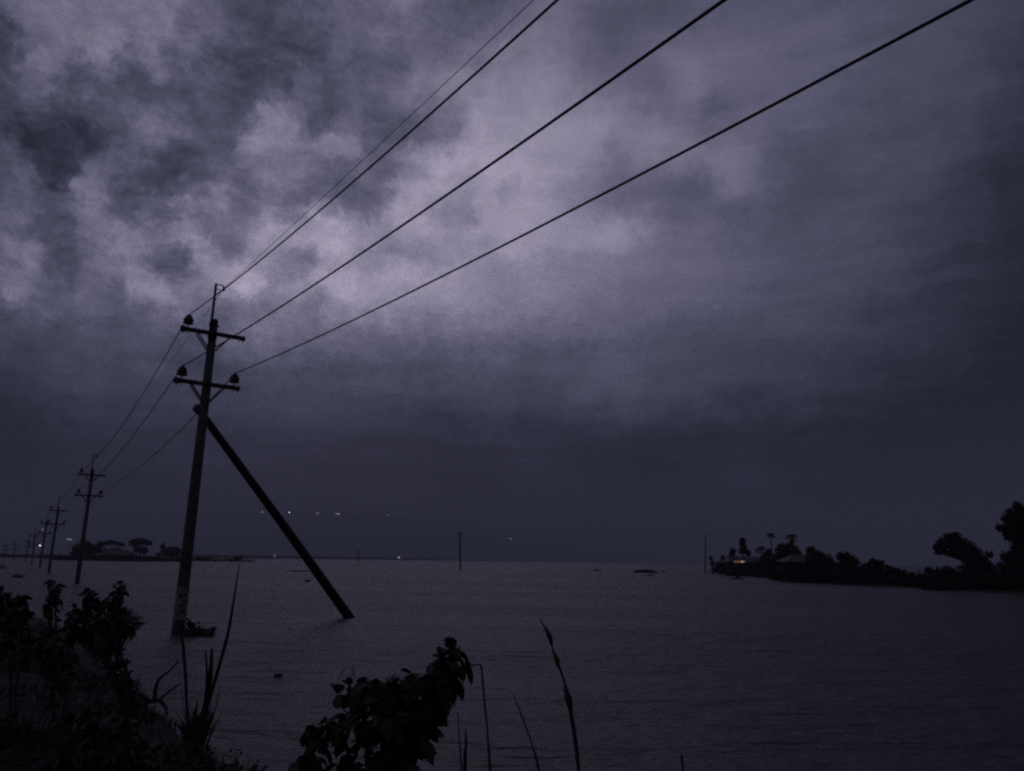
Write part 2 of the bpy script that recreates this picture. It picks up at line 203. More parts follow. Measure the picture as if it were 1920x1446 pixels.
dry_m = mat('dry_stalk', (.07, .06, .04), (.04, .033, .022), 12, .8, 0, .2)
bark = mat('bark', (.07, .055, .04), (.04, .03, .022), 8, .9, .4)
mud = mat('mud', (.018, .015, .012), (.009, .008, .007), 1.7, .75, .6, .15)
land_m = mat('dark_land', (.04, .04, .03), (.025, .025, .02), .2, .95)
hill_m = mat('forest_hill', (.04, .05, .035), (.03, .035, .028), .002, 1.0, 0, .05)
roof_m = mat('tin_roof', (.045, .042, .04), (.03, .028, .026), 1.5, .6, .2)
wall_m = mat('hut_wall', (.03, .024, .02), (.02, .016, .013), 2, .9, .2)
dark_open = mat('dark_timber', (.03, .025, .02), (.02, .017, .014), 2, .9)

# flood water: turbid brown body under a rippled skin
wm = bpy.data.materials.new('flood_water'); wm.use_nodes = True; t = wm.node_tree; b = t.nodes['Principled BSDF']
b.inputs['Base Color'].default_value = (.066, .059, .054, 1); b.inputs['Roughness'].default_value = .33; b.inputs['IOR'].default_value = 1.33
o = t.nodes.new('ShaderNodeTexCoord')
def wn(scale, det, sx=1, sy=1, rz=0.0):
    mp = t.nodes.new('ShaderNodeMapping'); mp.inputs['Scale'].default_value = (sx, sy, 1); mp.inputs['Rotation'].default_value = (0, 0, rz)
    t.links.new(o.outputs['Object'], mp.inputs['Vector'])
    n = t.nodes.new('ShaderNodeTexNoise'); n.inputs['Scale'].default_value = scale; n.inputs['Detail'].default_value = det; n.inputs['Roughness'].default_value = .55
    t.links.new(mp.outputs[0], n.inputs['Vector']); return n.outputs[0]
def bmp(h, s, d, prev=None):
    bp = t.nodes.new('ShaderNodeBump'); bp.inputs['Strength'].default_value = s; bp.inputs['Distance'].default_value = d
    t.links.new(h, bp.inputs['Height'])
    if prev: t.links.new(prev, bp.inputs['Normal'])
    return bp.outputs[0]
nb = bmp(wn(.9, 4, .6, 1.2, .25), 1.0, .62)
nb = bmp(wn(3.2, 6, .6, 1.15, -.15), 1.0, .15, nb)
nb = bmp(wn(.12, 2, .5, 1.4, .1), 1.0, .5, nb)
t.links.new(nb, b.inputs['Normal'])
# wind patches: wide slicks where the ripple dies down
wp = wn(.045, 4, .55, 1.6, .2)
for bn in [n for n in t.nodes if n.type == 'BUMP'][:2]:
    mrw = t.nodes.new('ShaderNodeMapRange'); t.links.new(wp, mrw.inputs['Value']); mrw.inputs['From Min'].default_value = .36; mrw.inputs['From Max'].default_value = .58
    mrw.inputs['To Min'].default_value = .45; mrw.inputs['To Max'].default_value = 1.0; t.links.new(mrw.outputs[0], bn.inputs['Strength'])

# ------------------------------------------------------------------ helpers
def meta(o, label=None, cat=None, group=None, kind=None):
    if label: o['label'] = label
    if cat: o['category'] = cat
    if group: o['group'] = group
    if kind: o['kind'] = kind
    return o
def link(name, bm, m, parent=None, smooth=False):
    me = bpy.data.meshes.new(name); bm.to_mesh(me); bm.free()
    for mm in (m if isinstance(m, (list, tuple)) else [m]): me.materials.append(mm)
    if smooth:
        for p in me.polygons: p.use_smooth = True
    o = bpy.data.objects.new(name, me); col.objects.link(o)
    if parent: o.parent = parent
    return o
def empty(name, loc=(0, 0, 0), rot=(0, 0, 0)):
    o = bpy.data.objects.new(name, None); col.objects.link(o); o.location = loc; o.rotation_euler = rot; o.empty_display_size = .2; return o
def copy_tree(o, parent=None):
    c = o.copy(); col.objects.link(c); c.parent = parent
    for ch in list(o.children): copy_tree(ch, c)
    return c
def box(bm, c, s, rot=None, mi=0):
    vs = []
    for x, y, z in ((-1, -1, -1), (1, -1, -1), (1, 1, -1), (-1, 1, -1), (-1, -1, 1), (1, -1, 1), (1, 1, 1), (-1, 1, 1)):
        v = Vector((x * s[0] / 2, y * s[1] / 2, z * s[2] / 2))
        if rot: v = rot @ v
        vs.append(bm.verts.new(v + Vector(c)))
    for f in ((3, 2, 1, 0), (4, 5, 6, 7), (0, 1, 5, 4), (1, 2, 6, 5), (2, 3, 7, 6), (3, 0, 4, 7)):
        bm.faces.new([vs[i] for i in f]).material_index = mi
def tube(bm, pts, rad, seg=8, cap=True, flat=1.0, mi=0):
    pts = [Vector(p) for p in pts]; n = len(pts)
    if not isinstance(rad, (list, tuple)): rad = [rad] * n
    rings = []; ref = None
    for i, p in enumerate(pts):
        d = (pts[min(i + 1, n - 1)] - pts[max(i - 1, 0)]).normalized()
        if ref is None: ref = d.cross(Vector((0, 0, 1)) if abs(d.z) < .9 else Vector((1, 0, 0))).normalized()
        a = (ref - d * ref.dot(d)).normalized(); ref = a; bb = d.cross(a)
        rings.append([bm.verts.new(p + a * math.cos(2 * math.pi * k / seg) * rad[i] + bb * math.sin(2 * math.pi * k / seg) * rad[i] * flat) for k in range(seg)])
    for i in range(n - 1):
        for k in range(seg):
            bm.faces.new((rings[i][k], rings[i][(k + 1) % seg], rings[i + 1][(k + 1) % seg], rings[i + 1][k])).material_index = mi
    if cap:
        bm.faces.new(rings[0][::-1]).material_index = mi; bm.faces.new(rings[-1]).material_index = mi
def lathe(bm, prof, c=(0, 0, 0), seg=16):
    rings = []
    for r, z in prof: rings.append([bm.verts.new(Vector(c) + Vector((math.cos(2 * math.pi * k / seg) * r, math.sin(2 * math.pi * k / seg) * r, z))) for k in range(seg)])
    for i in range(len(rings) - 1):
        for k in range(seg): bm.faces.new((rings[i][k], rings[i][(k + 1) % seg], rings[i + 1][(k + 1) % seg], rings[i + 1][k]))
    bm.faces.new(rings[0][::-1]); bm.faces.new(rings[-1])
def smoothpath(pts, n=6):
    P = [Vector(p) for p in pts]; P = [P[0] * 2 - P[1]] + P + [P[-1] * 2 - P[-2]]; out = []
    for i in range(1, len(P) - 2):
        for k in range(n):
            u = k / n; a, b_, c, d = P[i - 1:i + 3]
            out.append(.5 * ((2 * b_) + (c - a) * u + (2 * a - 5 * b_ + 4 * c - d) * u * u + (3 * b_ - a - 3 * c + d) * u ** 3))
    out.append(P[-2]); return out
def rnd(a, b_): return random.uniform(a, b_)
def rdir():
    while True:
        v = Vector((rnd(-1, 1), rnd(-1, 1), rnd(-1, 1)))
        if .01 < v.length < 1: return v.normalized()

# ------------------------------------------------------------------ water, hills, far land
bm = bmesh.new(); S = 30000
v = [bm.verts.new(p) for p in ((-S, -3000, 0), (S, -3000, 0), (S, S, 0), (-S, S, 0))]; bm.faces.new(v)
meta(link('water', bm, wm), kind='structure')

def ridge(name, px, D, m, depth, base=-2, steps=6, rough=.02):
    """a ridge: crest through (px,py) points seen at distance D, with slopes on both sides"""
    bm = bmesh.new(); rows = []
    crest = []
    for i in range(len(px) - 1):
        for k in range(steps):
            u = k / steps; x = px[i][0] * (1 - u) + px[i + 1][0] * u; y = px[i][1] * (1 - u) + px[i + 1][1] * u
            dd = D(x) if callable(D) else D
            crest.append(at(x, y, dd))
    crest.append(at(*px[-1], D(px[-1][0]) if callable(D) else D))
    for c in crest:
        h = max(c.z, .1); row = []
        for j, (q, hz) in enumerate(((-1, 0), (-.7, .25), (-.35, .66), (0, 1), (.4, .7), (1, 0))):
            z = base + (h - base) * hz
            if 0 < hz: z += noise.noise(Vector((c.x, c.y + q * depth, 0)) / (depth * .35)) * h * rough * (1 if hz == 1 else 3)
            row.append(bm.verts.new((c.x * (1 + q * depth / c.y), c.y + q * depth, z)))
        rows.append(row)
    for a, b_ in zip(rows, rows[1:]):
        for j in range(5): bm.faces.new((a[j], b_[j], b_[j + 1], a[j + 1]))
    for r in (rows[0], rows[-1]): bm.faces.new(r)
    bmesh.ops.recalc_face_normals(bm, faces=bm.faces)
    return link(name, bm, m, smooth=True)
meta(ridge('hills', [(-500, 1012), (-200, 1003), (0, 996), (180, 985), (300, 972), (420, 961), (500, 960), (640, 962), (735, 966), (860, 981), (960, 1000), (1080, 1022), (1200, 1040), (1350, 1052), (1600, 1060), (2100, 1066), (2500, 1070)],
           7000, hill_m, 2200, base=-20, steps=14, rough=.07), kind='structure')
HY = {}
def farD(x): return 500 + max(0, (x - 330)) * 2.6 if x > 330 else 500
meta(ridge('far_shore', [(330, 1040), (420, 1041), (480, 1041), (600, 1043.5), (760, 1046.5), (900, 1050), (1010, 1052.5)], farD, land_m, 60, base=-.5, rough=.25), kind='structure')
meta(ridge('far_shore', [(1240, 1055.3), (1350, 1056.5), (1500, 1058.5), (1700, 1060.6), (1900, 1063.5), (2100, 1067)], 2600, land_m, 200, base=-.5, rough=.4), kind='structure')
meta(ridge('far_bank', [(-320, 1036), (-100, 1037.5), (0, 1038.5), (60, 1039.5), (100, 1040), (140, 1041), (300, 1043), (340, 1046.5)], lambda x: 430 if x < 60 else (430 - (x - 60) * 3 if x < 100 else 310), land_m, 18, base=-.4, rough=.3), kind='structure')
meta(ridge('far_bank', [(330, 1047), (360, 1047), (400, 1048.5), (440, 1048), (478, 1050.5)], 360, land_m, 14, base=-.4, rough=.3), kind='structure')

# haze
def haze(z0, z1):
    bm = bmesh.new(); box(bm, (0, 4500, (z0 + z1) / 2), (19000, 15000, z1 - z0)); o = link('haze', bm, hz_m); return meta(o, kind='stuff')
hz_m = bpy.data.materials.new('haze'); hz_m.use_nodes = True; t = hz_m.node_tree; t.nodes.clear()
pv = t.nodes.new('ShaderNodeVolumePrincipled'); mo = t.nodes.new('ShaderNodeOutputMaterial'); t.links.new(pv.outputs[0], mo.inputs['Volume'])
pv.inputs['Color'].default_value = (.86, .88, 1.0, 1); pv.inputs['Density'].default_value = HAZE_D; pv.inputs['Anisotropy'].default_value = 0.0

# ------------------------------------------------------------------ muddy bank the camera stands on
shore = [(8, -14), (4.2, -4), (2.0, 1.0), (.9, 3.2), (-.9, 6.2), (-2.75, 9.0)] + [tuple(wat(*p).xy) for p in ((370, 1402), (305, 1350), (262, 1300), (225, 1255), (205, 1215), (120, 1178), (0, 1128), (-250, 1092))]
def shore_d(x, y):
    best = 1e9; sg = 1
    for (ax, ay), (bx_, by_) in zip(shore, shore[1:]):
        dx, dy = bx_ - ax, by_ - ay; u = max(0, min(1, ((x - ax) * dx + (y - ay) * dy) / (dx * dx + dy * dy)))
        d = math.hypot(x - ax - dx * u, y - ay - dy * u)
        if d < best: best = d; sg = 1 if dx * (y - ay) - dy * (x - ax) > 0 else -1
    return best * sg
def ground_z(x, y):
    d = shore_d(x, y); far = max(0.28, min(1, 1 - (y - 6) / 16))
    z = .85 * far * (1 - math.exp(-max(d, 0) / 1.8)) if d > 0 else max(-.6, d * .35)
    n_ = noise.noise(Vector((x * .45, y * .45, 3))) * .22 + noise.noise(Vector((x * 1.7, y * 1.7, 9))) * .06
    return z + n_ * min(1, .25 + abs(d) * .5)
bm = bmesh.new(); x0, x1, y0, y1, stp = -48, 12, -14, 46, .4
nx = int((x1 - x0) / stp); ny = int((y1 - y0) / stp)
g = [[bm.verts.new((x0 + i * stp, y0 + j * stp, ground_z(x0 + i * stp, y0 + j * stp))) for i in range(nx + 1)] for j in range(ny + 1)]
for j in range(ny):
    for i in range(nx):
        q = (g[j][i], g[j][i + 1], g[j + 1][i + 1], g[j + 1][i])
        if max(k.co.z for k in q) > -.5: bm.faces.new(q)
for k in [k for k in bm.verts if not k.link_faces]: bm.verts.remove(k)
meta(link('muddy_bank', bm, mud, smooth=True), kind='structure')

# ------------------------------------------------------------------ electricity poles
LINE = R(-33.2)                        # direction of the line away from the camera
ux = Vector((math.cos(LINE), -math.sin(LINE), 0))     # along a crossarm
def make_pole(root, detail=True):
    """local axes: x along the crossarm, y along the line, z up; root at the water line, shaft top at 9.8"""
    sg = 16
    bm = bmesh.new(); tube(bm, [(0, 0, -2.2), (0, 0, 0), (0, 0, 9.8)], [.2, .185, .125], sg); link('shaft', bm, concrete, root, True)
    # steel extension strapped to the side of the shaft, with its bracket
    bm = bmesh.new(); tube(bm, [(-.10, -.12, 9.1), (-.10, -.12, 11.0)], .042, 8); ext = link('top_extension', bm, steel, root, True)
    bm = bmesh.new(); tube(bm, [(-.10, -.12, 10.98), (.14, -.1, 10.98)], .018, 6); tube(bm, [(.14, -.1, 10.99), (.14, -.1, 10.78)], .016, 6); tube(bm, [(-.10, -.12, 10.82), (.12, -.1, 10.82)], .012, 6)
    link('bracket', bm, steel, ext)
    bm = bmesh.new(); lathe(bm, [(.02, -.07), (.055, -.05), (.035, 0), (.055, .05), (.02, .07)], (.16, -.1, 10.88), 10); link('shackle', bm, porcelain, ext, True)
    for z in (9.2, 9.62):
        bm = bmesh.new(); lathe(bm, [(.145, -.03), (.15, 0), (.145, .03)], (0, 0, z), 16); box(bm, (-.1, -.13, z), (.14, .1, .06)); link('strap', bm, steel, root)
    for z, ins in ((9.30, (-.8,)), (7.62, (-.8, .8))):
        bm = bmesh.new()
        box(bm, (0, -.20, z), (1.95, .012, .13)); box(bm, (0, -.165, z + .058), (1.95, .07, .012)); box(bm, (0, -.165, z - .058), (1.95, .07, .012))
        box(bm, (-.93, -.16, z - .005), (.16, .14, .17)); box(bm, (.93, -.16, z - .005), (.12, .12, .13))
        for bx_ in (-.93, -.8, .8, .93): tube(bm, [(bx_, -.17, z - .16), (bx_, -.17, z + .10)], .014, 6)
        arm = link('crossarm', bm, steel, root)
        for s in (-1, 1):
            for yy in ((-.215, .02) if s < 0 else (-.215,)):
                bm = bmesh.new(); a = Vector((s * .50, yy, z - .05)); c = Vector((s * .10, yy, z - .56)); tube(bm, [a, c], .026, 4); link('brace', bm, steel, root)
        for ix in ins:
            bm = bmesh.new(); tube(bm, [(ix, -.16, z + .05), (ix, -.16, z + .20)], .022, 8)
            lathe(bm, [(.06, .17), (.14, .175), (.165, .20), (.15, .235), (.10, .255), (.10, .265), (.15, .27), (.165, .30), (.15, .335), (.09, .355), (.09, .365), (.12, .37), (.125, .40), (.10, .43), (.06, .44), (.05, .455), (.065, .47), (.04, .49)], (ix, -.16, z), 16)
            link('insulator', bm, porcelain, root, True)
    for bp_, bs_ in (((0, -.165, 9.78), (.05, .05, .05)), ((.14, -.02, 9.6), (.06, .04, .03)), ((.13, .0, 8.95), (.05, .04, .03))):
        bm = bmesh.new(); box(bm, bp_, bs_); link('bolt', bm, steel, root)
    return root
HEADS = []      # local attachment points of the four wires
LOC_A, LOC_B, LOC_C, LOC_D = Vector((-.8, -.16, 9.79)), Vector((-.8, -.16, 8.11)), Vector((.8, -.16, 8.11)), Vector((.16, -.1, 10.90))
P1 = wat(333, 1190)
poles = []
root = empty('utility_pole', P1, (0, R(1.1), LINE * -1))
root.rotation_euler = (0, 0, -LINE)
make_pole(root)
meta(root, 'nearest and tallest utility pole, propped by a leaning strut, with a pale painted band', 'utility pole', 'utility poles of the power line')
poles.append(root)
PB = [((144, 1094.5), (176, 879.5)), ((91, 1074), (112.5, 950)), ((74, 1064), (88.5, 976)), ((59, 1058.5), (64, 1001)), ((48, 1052.5), (52, 1012)), ((24, 1050), (29, 1017)), ((7, 1048.3), (9, 1021))]
PL = ['second utility pole of the line, standing between the nearest pole and the dark scrub', 'third utility pole of the line, its foot left of the low island of trees',
      'fourth utility pole of the line, just right of the bright white lamp', 'fifth utility pole of the line, just left of the bright white lamp',
      'sixth utility pole of the line, tiny on the horizon', 'seventh utility pole of the line, very faint and tiny', 'last and faintest utility pole of the line, tiny at the edge']
for (b_, tp), lb in zip(PB, PL):
    B = wat(*b_); T = at(*tp, B.y); c = copy_tree(poles[0]); c.location = (B.x, B.y, T.z - 9.8); c.rotation_euler = (0, 0, -LINE)
    meta(c, lb); poles.append(c)
lean = [(.12, 0)] + [(.05, 0), (.1, 0), (.12, 0), (-.1, 0), (0, 0), (0, 0), (0, 0)]
for p, (lx, ly) in zip(poles, lean):
    p.rotation_euler = (Matrix.Rotation(lx / 9.8, 4, 'Y') @ Matrix.Rotation(-LINE, 4, 'Z')).to_euler()
bpy.context.view_layer.update()
# the painted band only on the nearest pole
bm = bmesh.new(); tube(bm, [(0, 0, .42), (0, 0, 1.38)], [.1875, .182], 20, cap=False)
band = link('painted_band', bm, paint, poles[0], True)
band['label'] = 'worn pale painted band with dark smudged marks'
def onband(a, z, wd, h):     # a smudge of old stencil paint following the shaft
    bm = bmesh.new(); n = 4; r = .1895
    vs = [[bm.verts.new((math.cos(a + wd * (i / n - .5) / r) * r, math.sin(a + wd * (i / n - .5) / r) * r, z + zz)) for i in range(n + 1)] for zz in (-h / 2, h / 2)]
    for i in range(n): bm.faces.new((vs[0][i], vs[0][i + 1], vs[1][i + 1], vs[1][i]))
    link('paint_smudge', bm, marks, band)
a0 = -math.pi / 2 - R(10)
for da, z, wd, h in ((-.3, 1.12, .09, .10), (.12, 1.13, .12, .04), (.5, 1.15, .07, .05), (.45, .98, .05, .05), (-.1, .82, .05, .07), (.3, .85, .07, .05), (.32, .68, .09, .09), (-.35, .6, .05, .05)):
    onband(a0 + da, z, wd, h)


# wires: one continuous line each, from the pole behind the camera along the row
def wpts(p, loc): return p.matrix_world @ loc
def dspan(a, z): return Vector((math.sin(R(a)), -math.cos(R(a)), 0)) * 51.2 + Vector((0, 0, z))
d0 = dspan(33.5, -1.22)
offA = {}
bpy.context.view_layer.update()
WI = [(LOC_A, (33.2, -1.3), .0165, 1.2, 'thick power line strung from the upper left insulator, higher left of the thick lines', [(357, 598), -.45]),
      (LOC_B, (33.4, -1.2), .0165, .9, 'thick power line from the lower left insulator, middle one of the three thick lines', None),
      (LOC_C, (33.6, -1.2), .0165, .8, 'thick power line strung from the lower right insulator, lowest of the thick lines', None),
      (LOC_D, (34.0, -1.2), .007, .3, 'thin faint earth wire running from the very top of the pole extension', None)]
for loc, sp_, r, sg, lb, _ in WI:
    A = wpts(poles[0], loc); pts = []
    n = 60
    for k in range(n, 0, -1):
        u = k / n; p = A + dspan(*sp_) * u; p.z -= 4 * sg * u * (1 - u); pts.append(p)
    prev = A
    for q, pl in enumerate(poles[1:]):
        Bp = wpts(pl, loc); s2 = sg * ((Bp - prev).xy.length / 51) ** 2 if q < 9 else .5
        for k in range(14):
            u = k / 14; p = prev.lerp(Bp, u); p.z -= 4 * s2 * u * (1 - u); pts.append(p)
        prev = Bp
    pts.append(prev)
    bm = bmesh.new(); tube(bm, pts, r, 6)
    meta(link('power_line', bm, wire_m, smooth=True), lb, 'power line', 'power lines')
# the pole behind the camera carries the other end
back = copy_tree(poles[0])
for ch in list(back.children):
    if ch.name.startswith('painted_band'):
        for g_ in list(ch.children): bpy.data.objects.remove(g_)
        bpy.data.objects.remove(ch)
back.location = P1 + d0; meta(back, 'utility pole standing behind the viewer, holding the near ends of the lines')

# strut pole leaning against the nearest pole
a = at(384, 778, 24.45); b_ = wat(655, 1158); b0 = a.lerp(b_, 1.06); a1 = at(370, 765, 24.38) 
bm = bmesh.new(); tube(bm, [b0, b_, b_.lerp(a, .5), a1], [.195, .19, .155, .12], 12)
strut = link('pole_strut', bm, tarred, smooth=True)
meta(strut, 'dark thick leaning strut that rises from the water and props the nearest utility pole', 'pole strut')
strut_root = strut
dirv = (a1 - b_).normalized()
bm = bmesh.new(); tube(bm, [a1 - dirv * .12, a1 + dirv * .07], .145, 6); box(bm, at(379, 771, 24.2), (.28, .34, .08), Matrix.Rotation(-LINE, 3, 'Z')); link('clamp', bm, steel, strut)

# other lone poles on the water
def lone(bpx, tpx, lb, r=.12, group='lone poles far out on the water'):
    B = wat(*bpx); T = at(*tpx, B.y); bm = bmesh.new(); tube(bm, [B - Vector((0, 0, 1)), B, T], [r * 1.15, r * 1.1, r * .8], 8)
    o = link('wooden_pole', bm, tarred, smooth=True); meta(o, lb, 'pole', group)
    bm = bmesh.new(); box(bm, T - Vector((0, 0, .35)), (r * 5, r * 1.2, r)); link('crosspiece', bm, tarred, o)
lone((863, 1070), (862, 998), 'slim dark pole alone in the open water near the middle of the horizon', .17)
lone((672, 1060), (672, 1031), 'short faint pole on the water right of the leaning strut', .14)
lone((1322, 1075), (1323, 1003), 'slim pole at the left tip of the tree-covered islet', .15)

# ------------------------------------------------------------------ lights far away
def lampthing(name, px, Y, r, m, lb, cat='lamp', group='lights along the distant hill', h=8):
    p = at(*px, Y); bm = bmesh.new()
    bmesh.ops.create_icosphere(bm, subdivisions=2, radius=r, matrix=Matrix.Translation(p))
    tube(bm, [p - Vector((0, 0, h)), p - Vector((0, 0, r * .8))], r * .12, 5, mi=1)
    meta(link(name, bm, [m, dark_open], smooth=True), lb, cat, group)
h_w = emit('hill_lamp_white', (1, .92, .95), 9.0); h_w2 = emit('hill_lamp_dim', (1, .9, 1), 3.2); h_f = emit('hill_lamp_faint', (1, .85, .95), 2.2)
e_w = emit('lamp_white', (1, .88, .92), 1.7); e_w2 = emit('lamp_dim', (1, .9, 1), .55); e_f = emit('lamp_faint', (1, .85, .95), .22); e_o = emit('lamp_orange', (1, .42, .2), .9); e_b = emit('lamp_bluish', (.8, .8, 1), .3)
lampthing('hill_light', (492, 960), 6700, 7, h_w2, 'dim small light left of the strut, first of the row on the hill crest')
lampthing('hill_light', (543, 961), 6700, 8, h_w, 'brightest light of the row on the hill crest, just right of the strut')
lampthing('hill_light', (595, 962.5), 6700, 7, h_w2, 'small dim light in the middle of the row on the hill crest')
p = at(634, 963, 6700); bm = bmesh.new(); tube(bm, [p + Vector((-20, 0, 1)), p + Vector((20, 0, -3))], 6, 8); tube(bm, [p - Vector((0, 0, 20)), p - Vector((0, 0, 5))], 1, 5, mi=1)
meta(link('hill_light', bm, [h_w2, dark_open], smooth=True), 'short pale bar of light, last bright one of the row on the hill crest', 'lamp', 'lights along the distant hill')
lampthing('hill_light', (728, 966), 6700, 7, h_f, 'very faint light far to the right end of the hill crest row')
lampthing('hill_light', (612, 1000), 6200, 9, h_f, 'faint hazy light on the slope below the crest row')
lampthing('hill_light', (957, 1010), 6400, 8, h_f, 'faint light on the low end of the hill, right of the lone pole')
lampthing('shore_light', (748, 1045.5), 900, .95, e_w2, 'small bright light on the far shore at the waterline', group='lights on the far shore', h=2.5)
lampthing('shore_light', (515, 1042), 900, 1.0, e_f, 'faint light on the far shore beside the strut', group='lights on the far shore', h=2.5)
lampthing('street_lamp', (75, 1023), 330, .3, e_w, 'bright white lamp among the far utility poles', group='lamps along the far power line', h=8)
lampthing('street_lamp', (80, 993), 330, .3, e_f, 'faint pinkish lamp above the bright white one', group='lamps along the far power line', h=14)
p = at(130, 1011.5, 330); bm = bmesh.new(); tube(bm, [p + Vector((-.9, 0, .1)), p + Vector((.9, 0, -.1))], .22, 8); tube(bm, [p - Vector((0, 0, 9)), p - Vector((0, 0, .3))], .07, 5, mi=1)
meta(link('street_lamp', bm, [e_b, dark_open], smooth=True), 'pale bluish streak of lamp left of the dark island trees', 'lamp', 'lamps along the far power line')

# ------------------------------------------------------------------ foliage builders
def leafcards(bm, c, r, n, size, squash=(1, 1, 1), drop=0.0):
    """many small leaf faces filling an uneven clump"""
    for _ in range(n):
        d = rdir(); q = r * (random.random() ** .45) * (1 + .28 * noise.noise(d * 2.2 + c * .7))
        p = c + Vector((d.x * q * squash[0], d.y * q * squash[1], d.z * q * squash[2]))
        nrm_ = rdir(); tx = nrm_.orthogonal().normalized(); ty = nrm_.cross(tx); s = size * rnd(.6, 1.3)
        vs = [bm.verts.new(p + tx * s * .9), bm.verts.new(p + ty * s * .42 + nrm_ * s * .12), bm.verts.new(p - tx * s * .9), bm.verts.new(p - ty * s * .42 + nrm_ * s * .12)]
        bm.faces.new(vs)
def pxtree(name, Y, clumps, trunk, lb, cat='tree', group=None, size=.22, dens=1.0, mt=None, basez=-.2, tr=.14):
    """clumps: (px, py, radius px[, squash z]); trunk: (px, base) ; the crown fills real depth around distance Y"""
    k = Y / FPX; bx_ = at(trunk[0], 1050, Y); base = Vector((bx_.x, Y, basez))
    o = empty(name, base); meta(o, lb, cat, group)
    cs = []
    for c in clumps:
        r = c[2] * k; cen = at(c[0], c[1], Y + rnd(-.5, .5) * r); cs.append((cen, r, c[3] if len(c) > 3 else 1))
    bm = bmesh.new()
    for cen, r, sq in cs:
        n = int(dens * 13.0 * sq * (r / size) ** 2) + 30
        leafcards(bm, cen - base, r, min(n, 3000), size * 1.15, (1, 1.15, sq))
    link('crown' if cat == 'tree' else 'foliage', bm, mt or leaf_far, o)
    bm = bmesh.new(); top = max(cs, key=lambda c: c[0].z)[0] - base
    mid = Vector((top.x * .35, top.y * .4, top.z * .5)); tube(bm, smoothpath([(0, 0, 0), mid, top * .9], 4), [tr * (1 - .07 * i) for i in range(9)], 7)
    for cen, r, sq in cs:
        c = cen - base; s = mid.lerp(top, .1) if c.z > mid.z else mid * .6
        if (c - s).length > .3: tube(bm, [s, s.lerp(c, .55) + Vector((0, 0, -.1 * r)), c], [tr * .5, tr * .33, tr * .12], 5)
    link('trunk', bm, bark, o, True)
    return o
def palm(px, ptop, Y, lb, rad=1.4, base=-.2, group='palms on the islet', tr=.16):
    T = at(px, ptop, Y); B = Vector((T.x + rnd(-.5, .5), Y, base)); o = empty('palm_tree', B); meta(o, lb, 'palm tree', group)
    bm = bmesh.new(); tp = T - B; tube(bm, smoothpath([(0, 0, 0), (tp.x * .2, 0, tp.z * .5), tp], 5), [tr * (1.25 - .05 * i) for i in range(11)], 8); link('trunk', bm, bark, o, True)
    bm = bmesh.new()
    for k in range(16):
        a = k * 2.4; el = rnd(-.25, .75); L_ = rad * rnd(.85, 1.15); d = Vector((math.cos(a), math.sin(a), 0)); pts = []
        for i in range(7):
            u = i / 6; pts.append(tp + d * L_ * u * math.cos(el * .6) + Vector((0, 0, L_ * (el * u - .75 * u * u))))
        for i in range(6):
            p, q = pts[i], pts[i + 1]; s = d.cross(Vector((0, 0, 1)))
            for sd in (-1, 1):
                for j in range(3):
                    c = p.lerp(q, j / 3); ln = .34 * rad * (1 - .55 * abs(i / 5 - .4)); e_ = c + s * sd * ln + (q - p) * .8 + Vector((0, 0, -ln * .5))
                    bm.faces.new([bm.verts.new(c), bm.verts.new(c + (q - p) * .3), bm.verts.new(e_)])
    link('fronds', bm, leaf_far, o); return o

# ------------------------------------------------------------------ left far island
g_ = 'trees on the low far bank'
pxtree('acacia_tree', 300, [(190, 1020, 8, .6), (205, 1018, 9, .5), (218, 1019, 8, .5), (228, 1022, 6, .5)], (212, 1047), 'flat-topped tree behind the pitched roof of the far hut', group=g_, size=.5, tr=.25)
pxtree('acacia_tree', 292, [(250, 1018, 9, .7), (262, 1015, 10, .7), (272, 1017, 9, .7), (280, 1019, 6, .6), (258, 1030, 8, 1), (270, 1033, 7, 1)], (262, 1048), 'umbrella-shaped tree right of the far hut, topmost of the far bank', group=g_, size=.5, tr=.3)
pxtree('broad_tree', 296, [(145, 1028, 9), (158, 1020, 9), (166, 1026, 10), (154, 1035, 11), (170, 1036, 10), (182, 1027, 7), (140, 1038, 8)], (158, 1048), 'rounded bushy tree on the far bank, left of the hut and behind the second pole', group=g_, size=.5, tr=.25)
pxtree('broad_tree', 300, [(179, 1031, 8, .8), (192, 1035, 9, .8), (184, 1024, 6, .6), (192, 1020, 5, .6)], (186, 1048), 'small leaning tree at the left wall of the far hut', group=g_, size=.5, tr=.2)
pxtree('broad_tree', 330, [(305, 1024, 5), (307, 1032, 6), (318, 1031, 7), (328, 1031, 7), (312, 1040, 9), (326, 1040, 9), (336, 1034, 6), (296, 1042, 6)], (316, 1050), 'hazy grey clump of trees just left of the nearest pole on the far bank', group=g_, size=.5, tr=.2)
pxtree('low_bush', 350, [(372, 1048, 5, .6), (382, 1047, 6, .6), (391, 1048, 5, .6)], (380, 1052), 'low dark bush on the waterline just right of the nearest pole', 'bush', 'bushes on the far bank', size=.4, tr=.08)
pxtree('low_bush', 350, [(444, 1047, 5, .8), (450, 1046, 5, .8)], (447, 1052), 'small dark bush on the waterline behind the tall reed tip', 'bush', 'bushes on the far bank', size=.4, tr=.08)
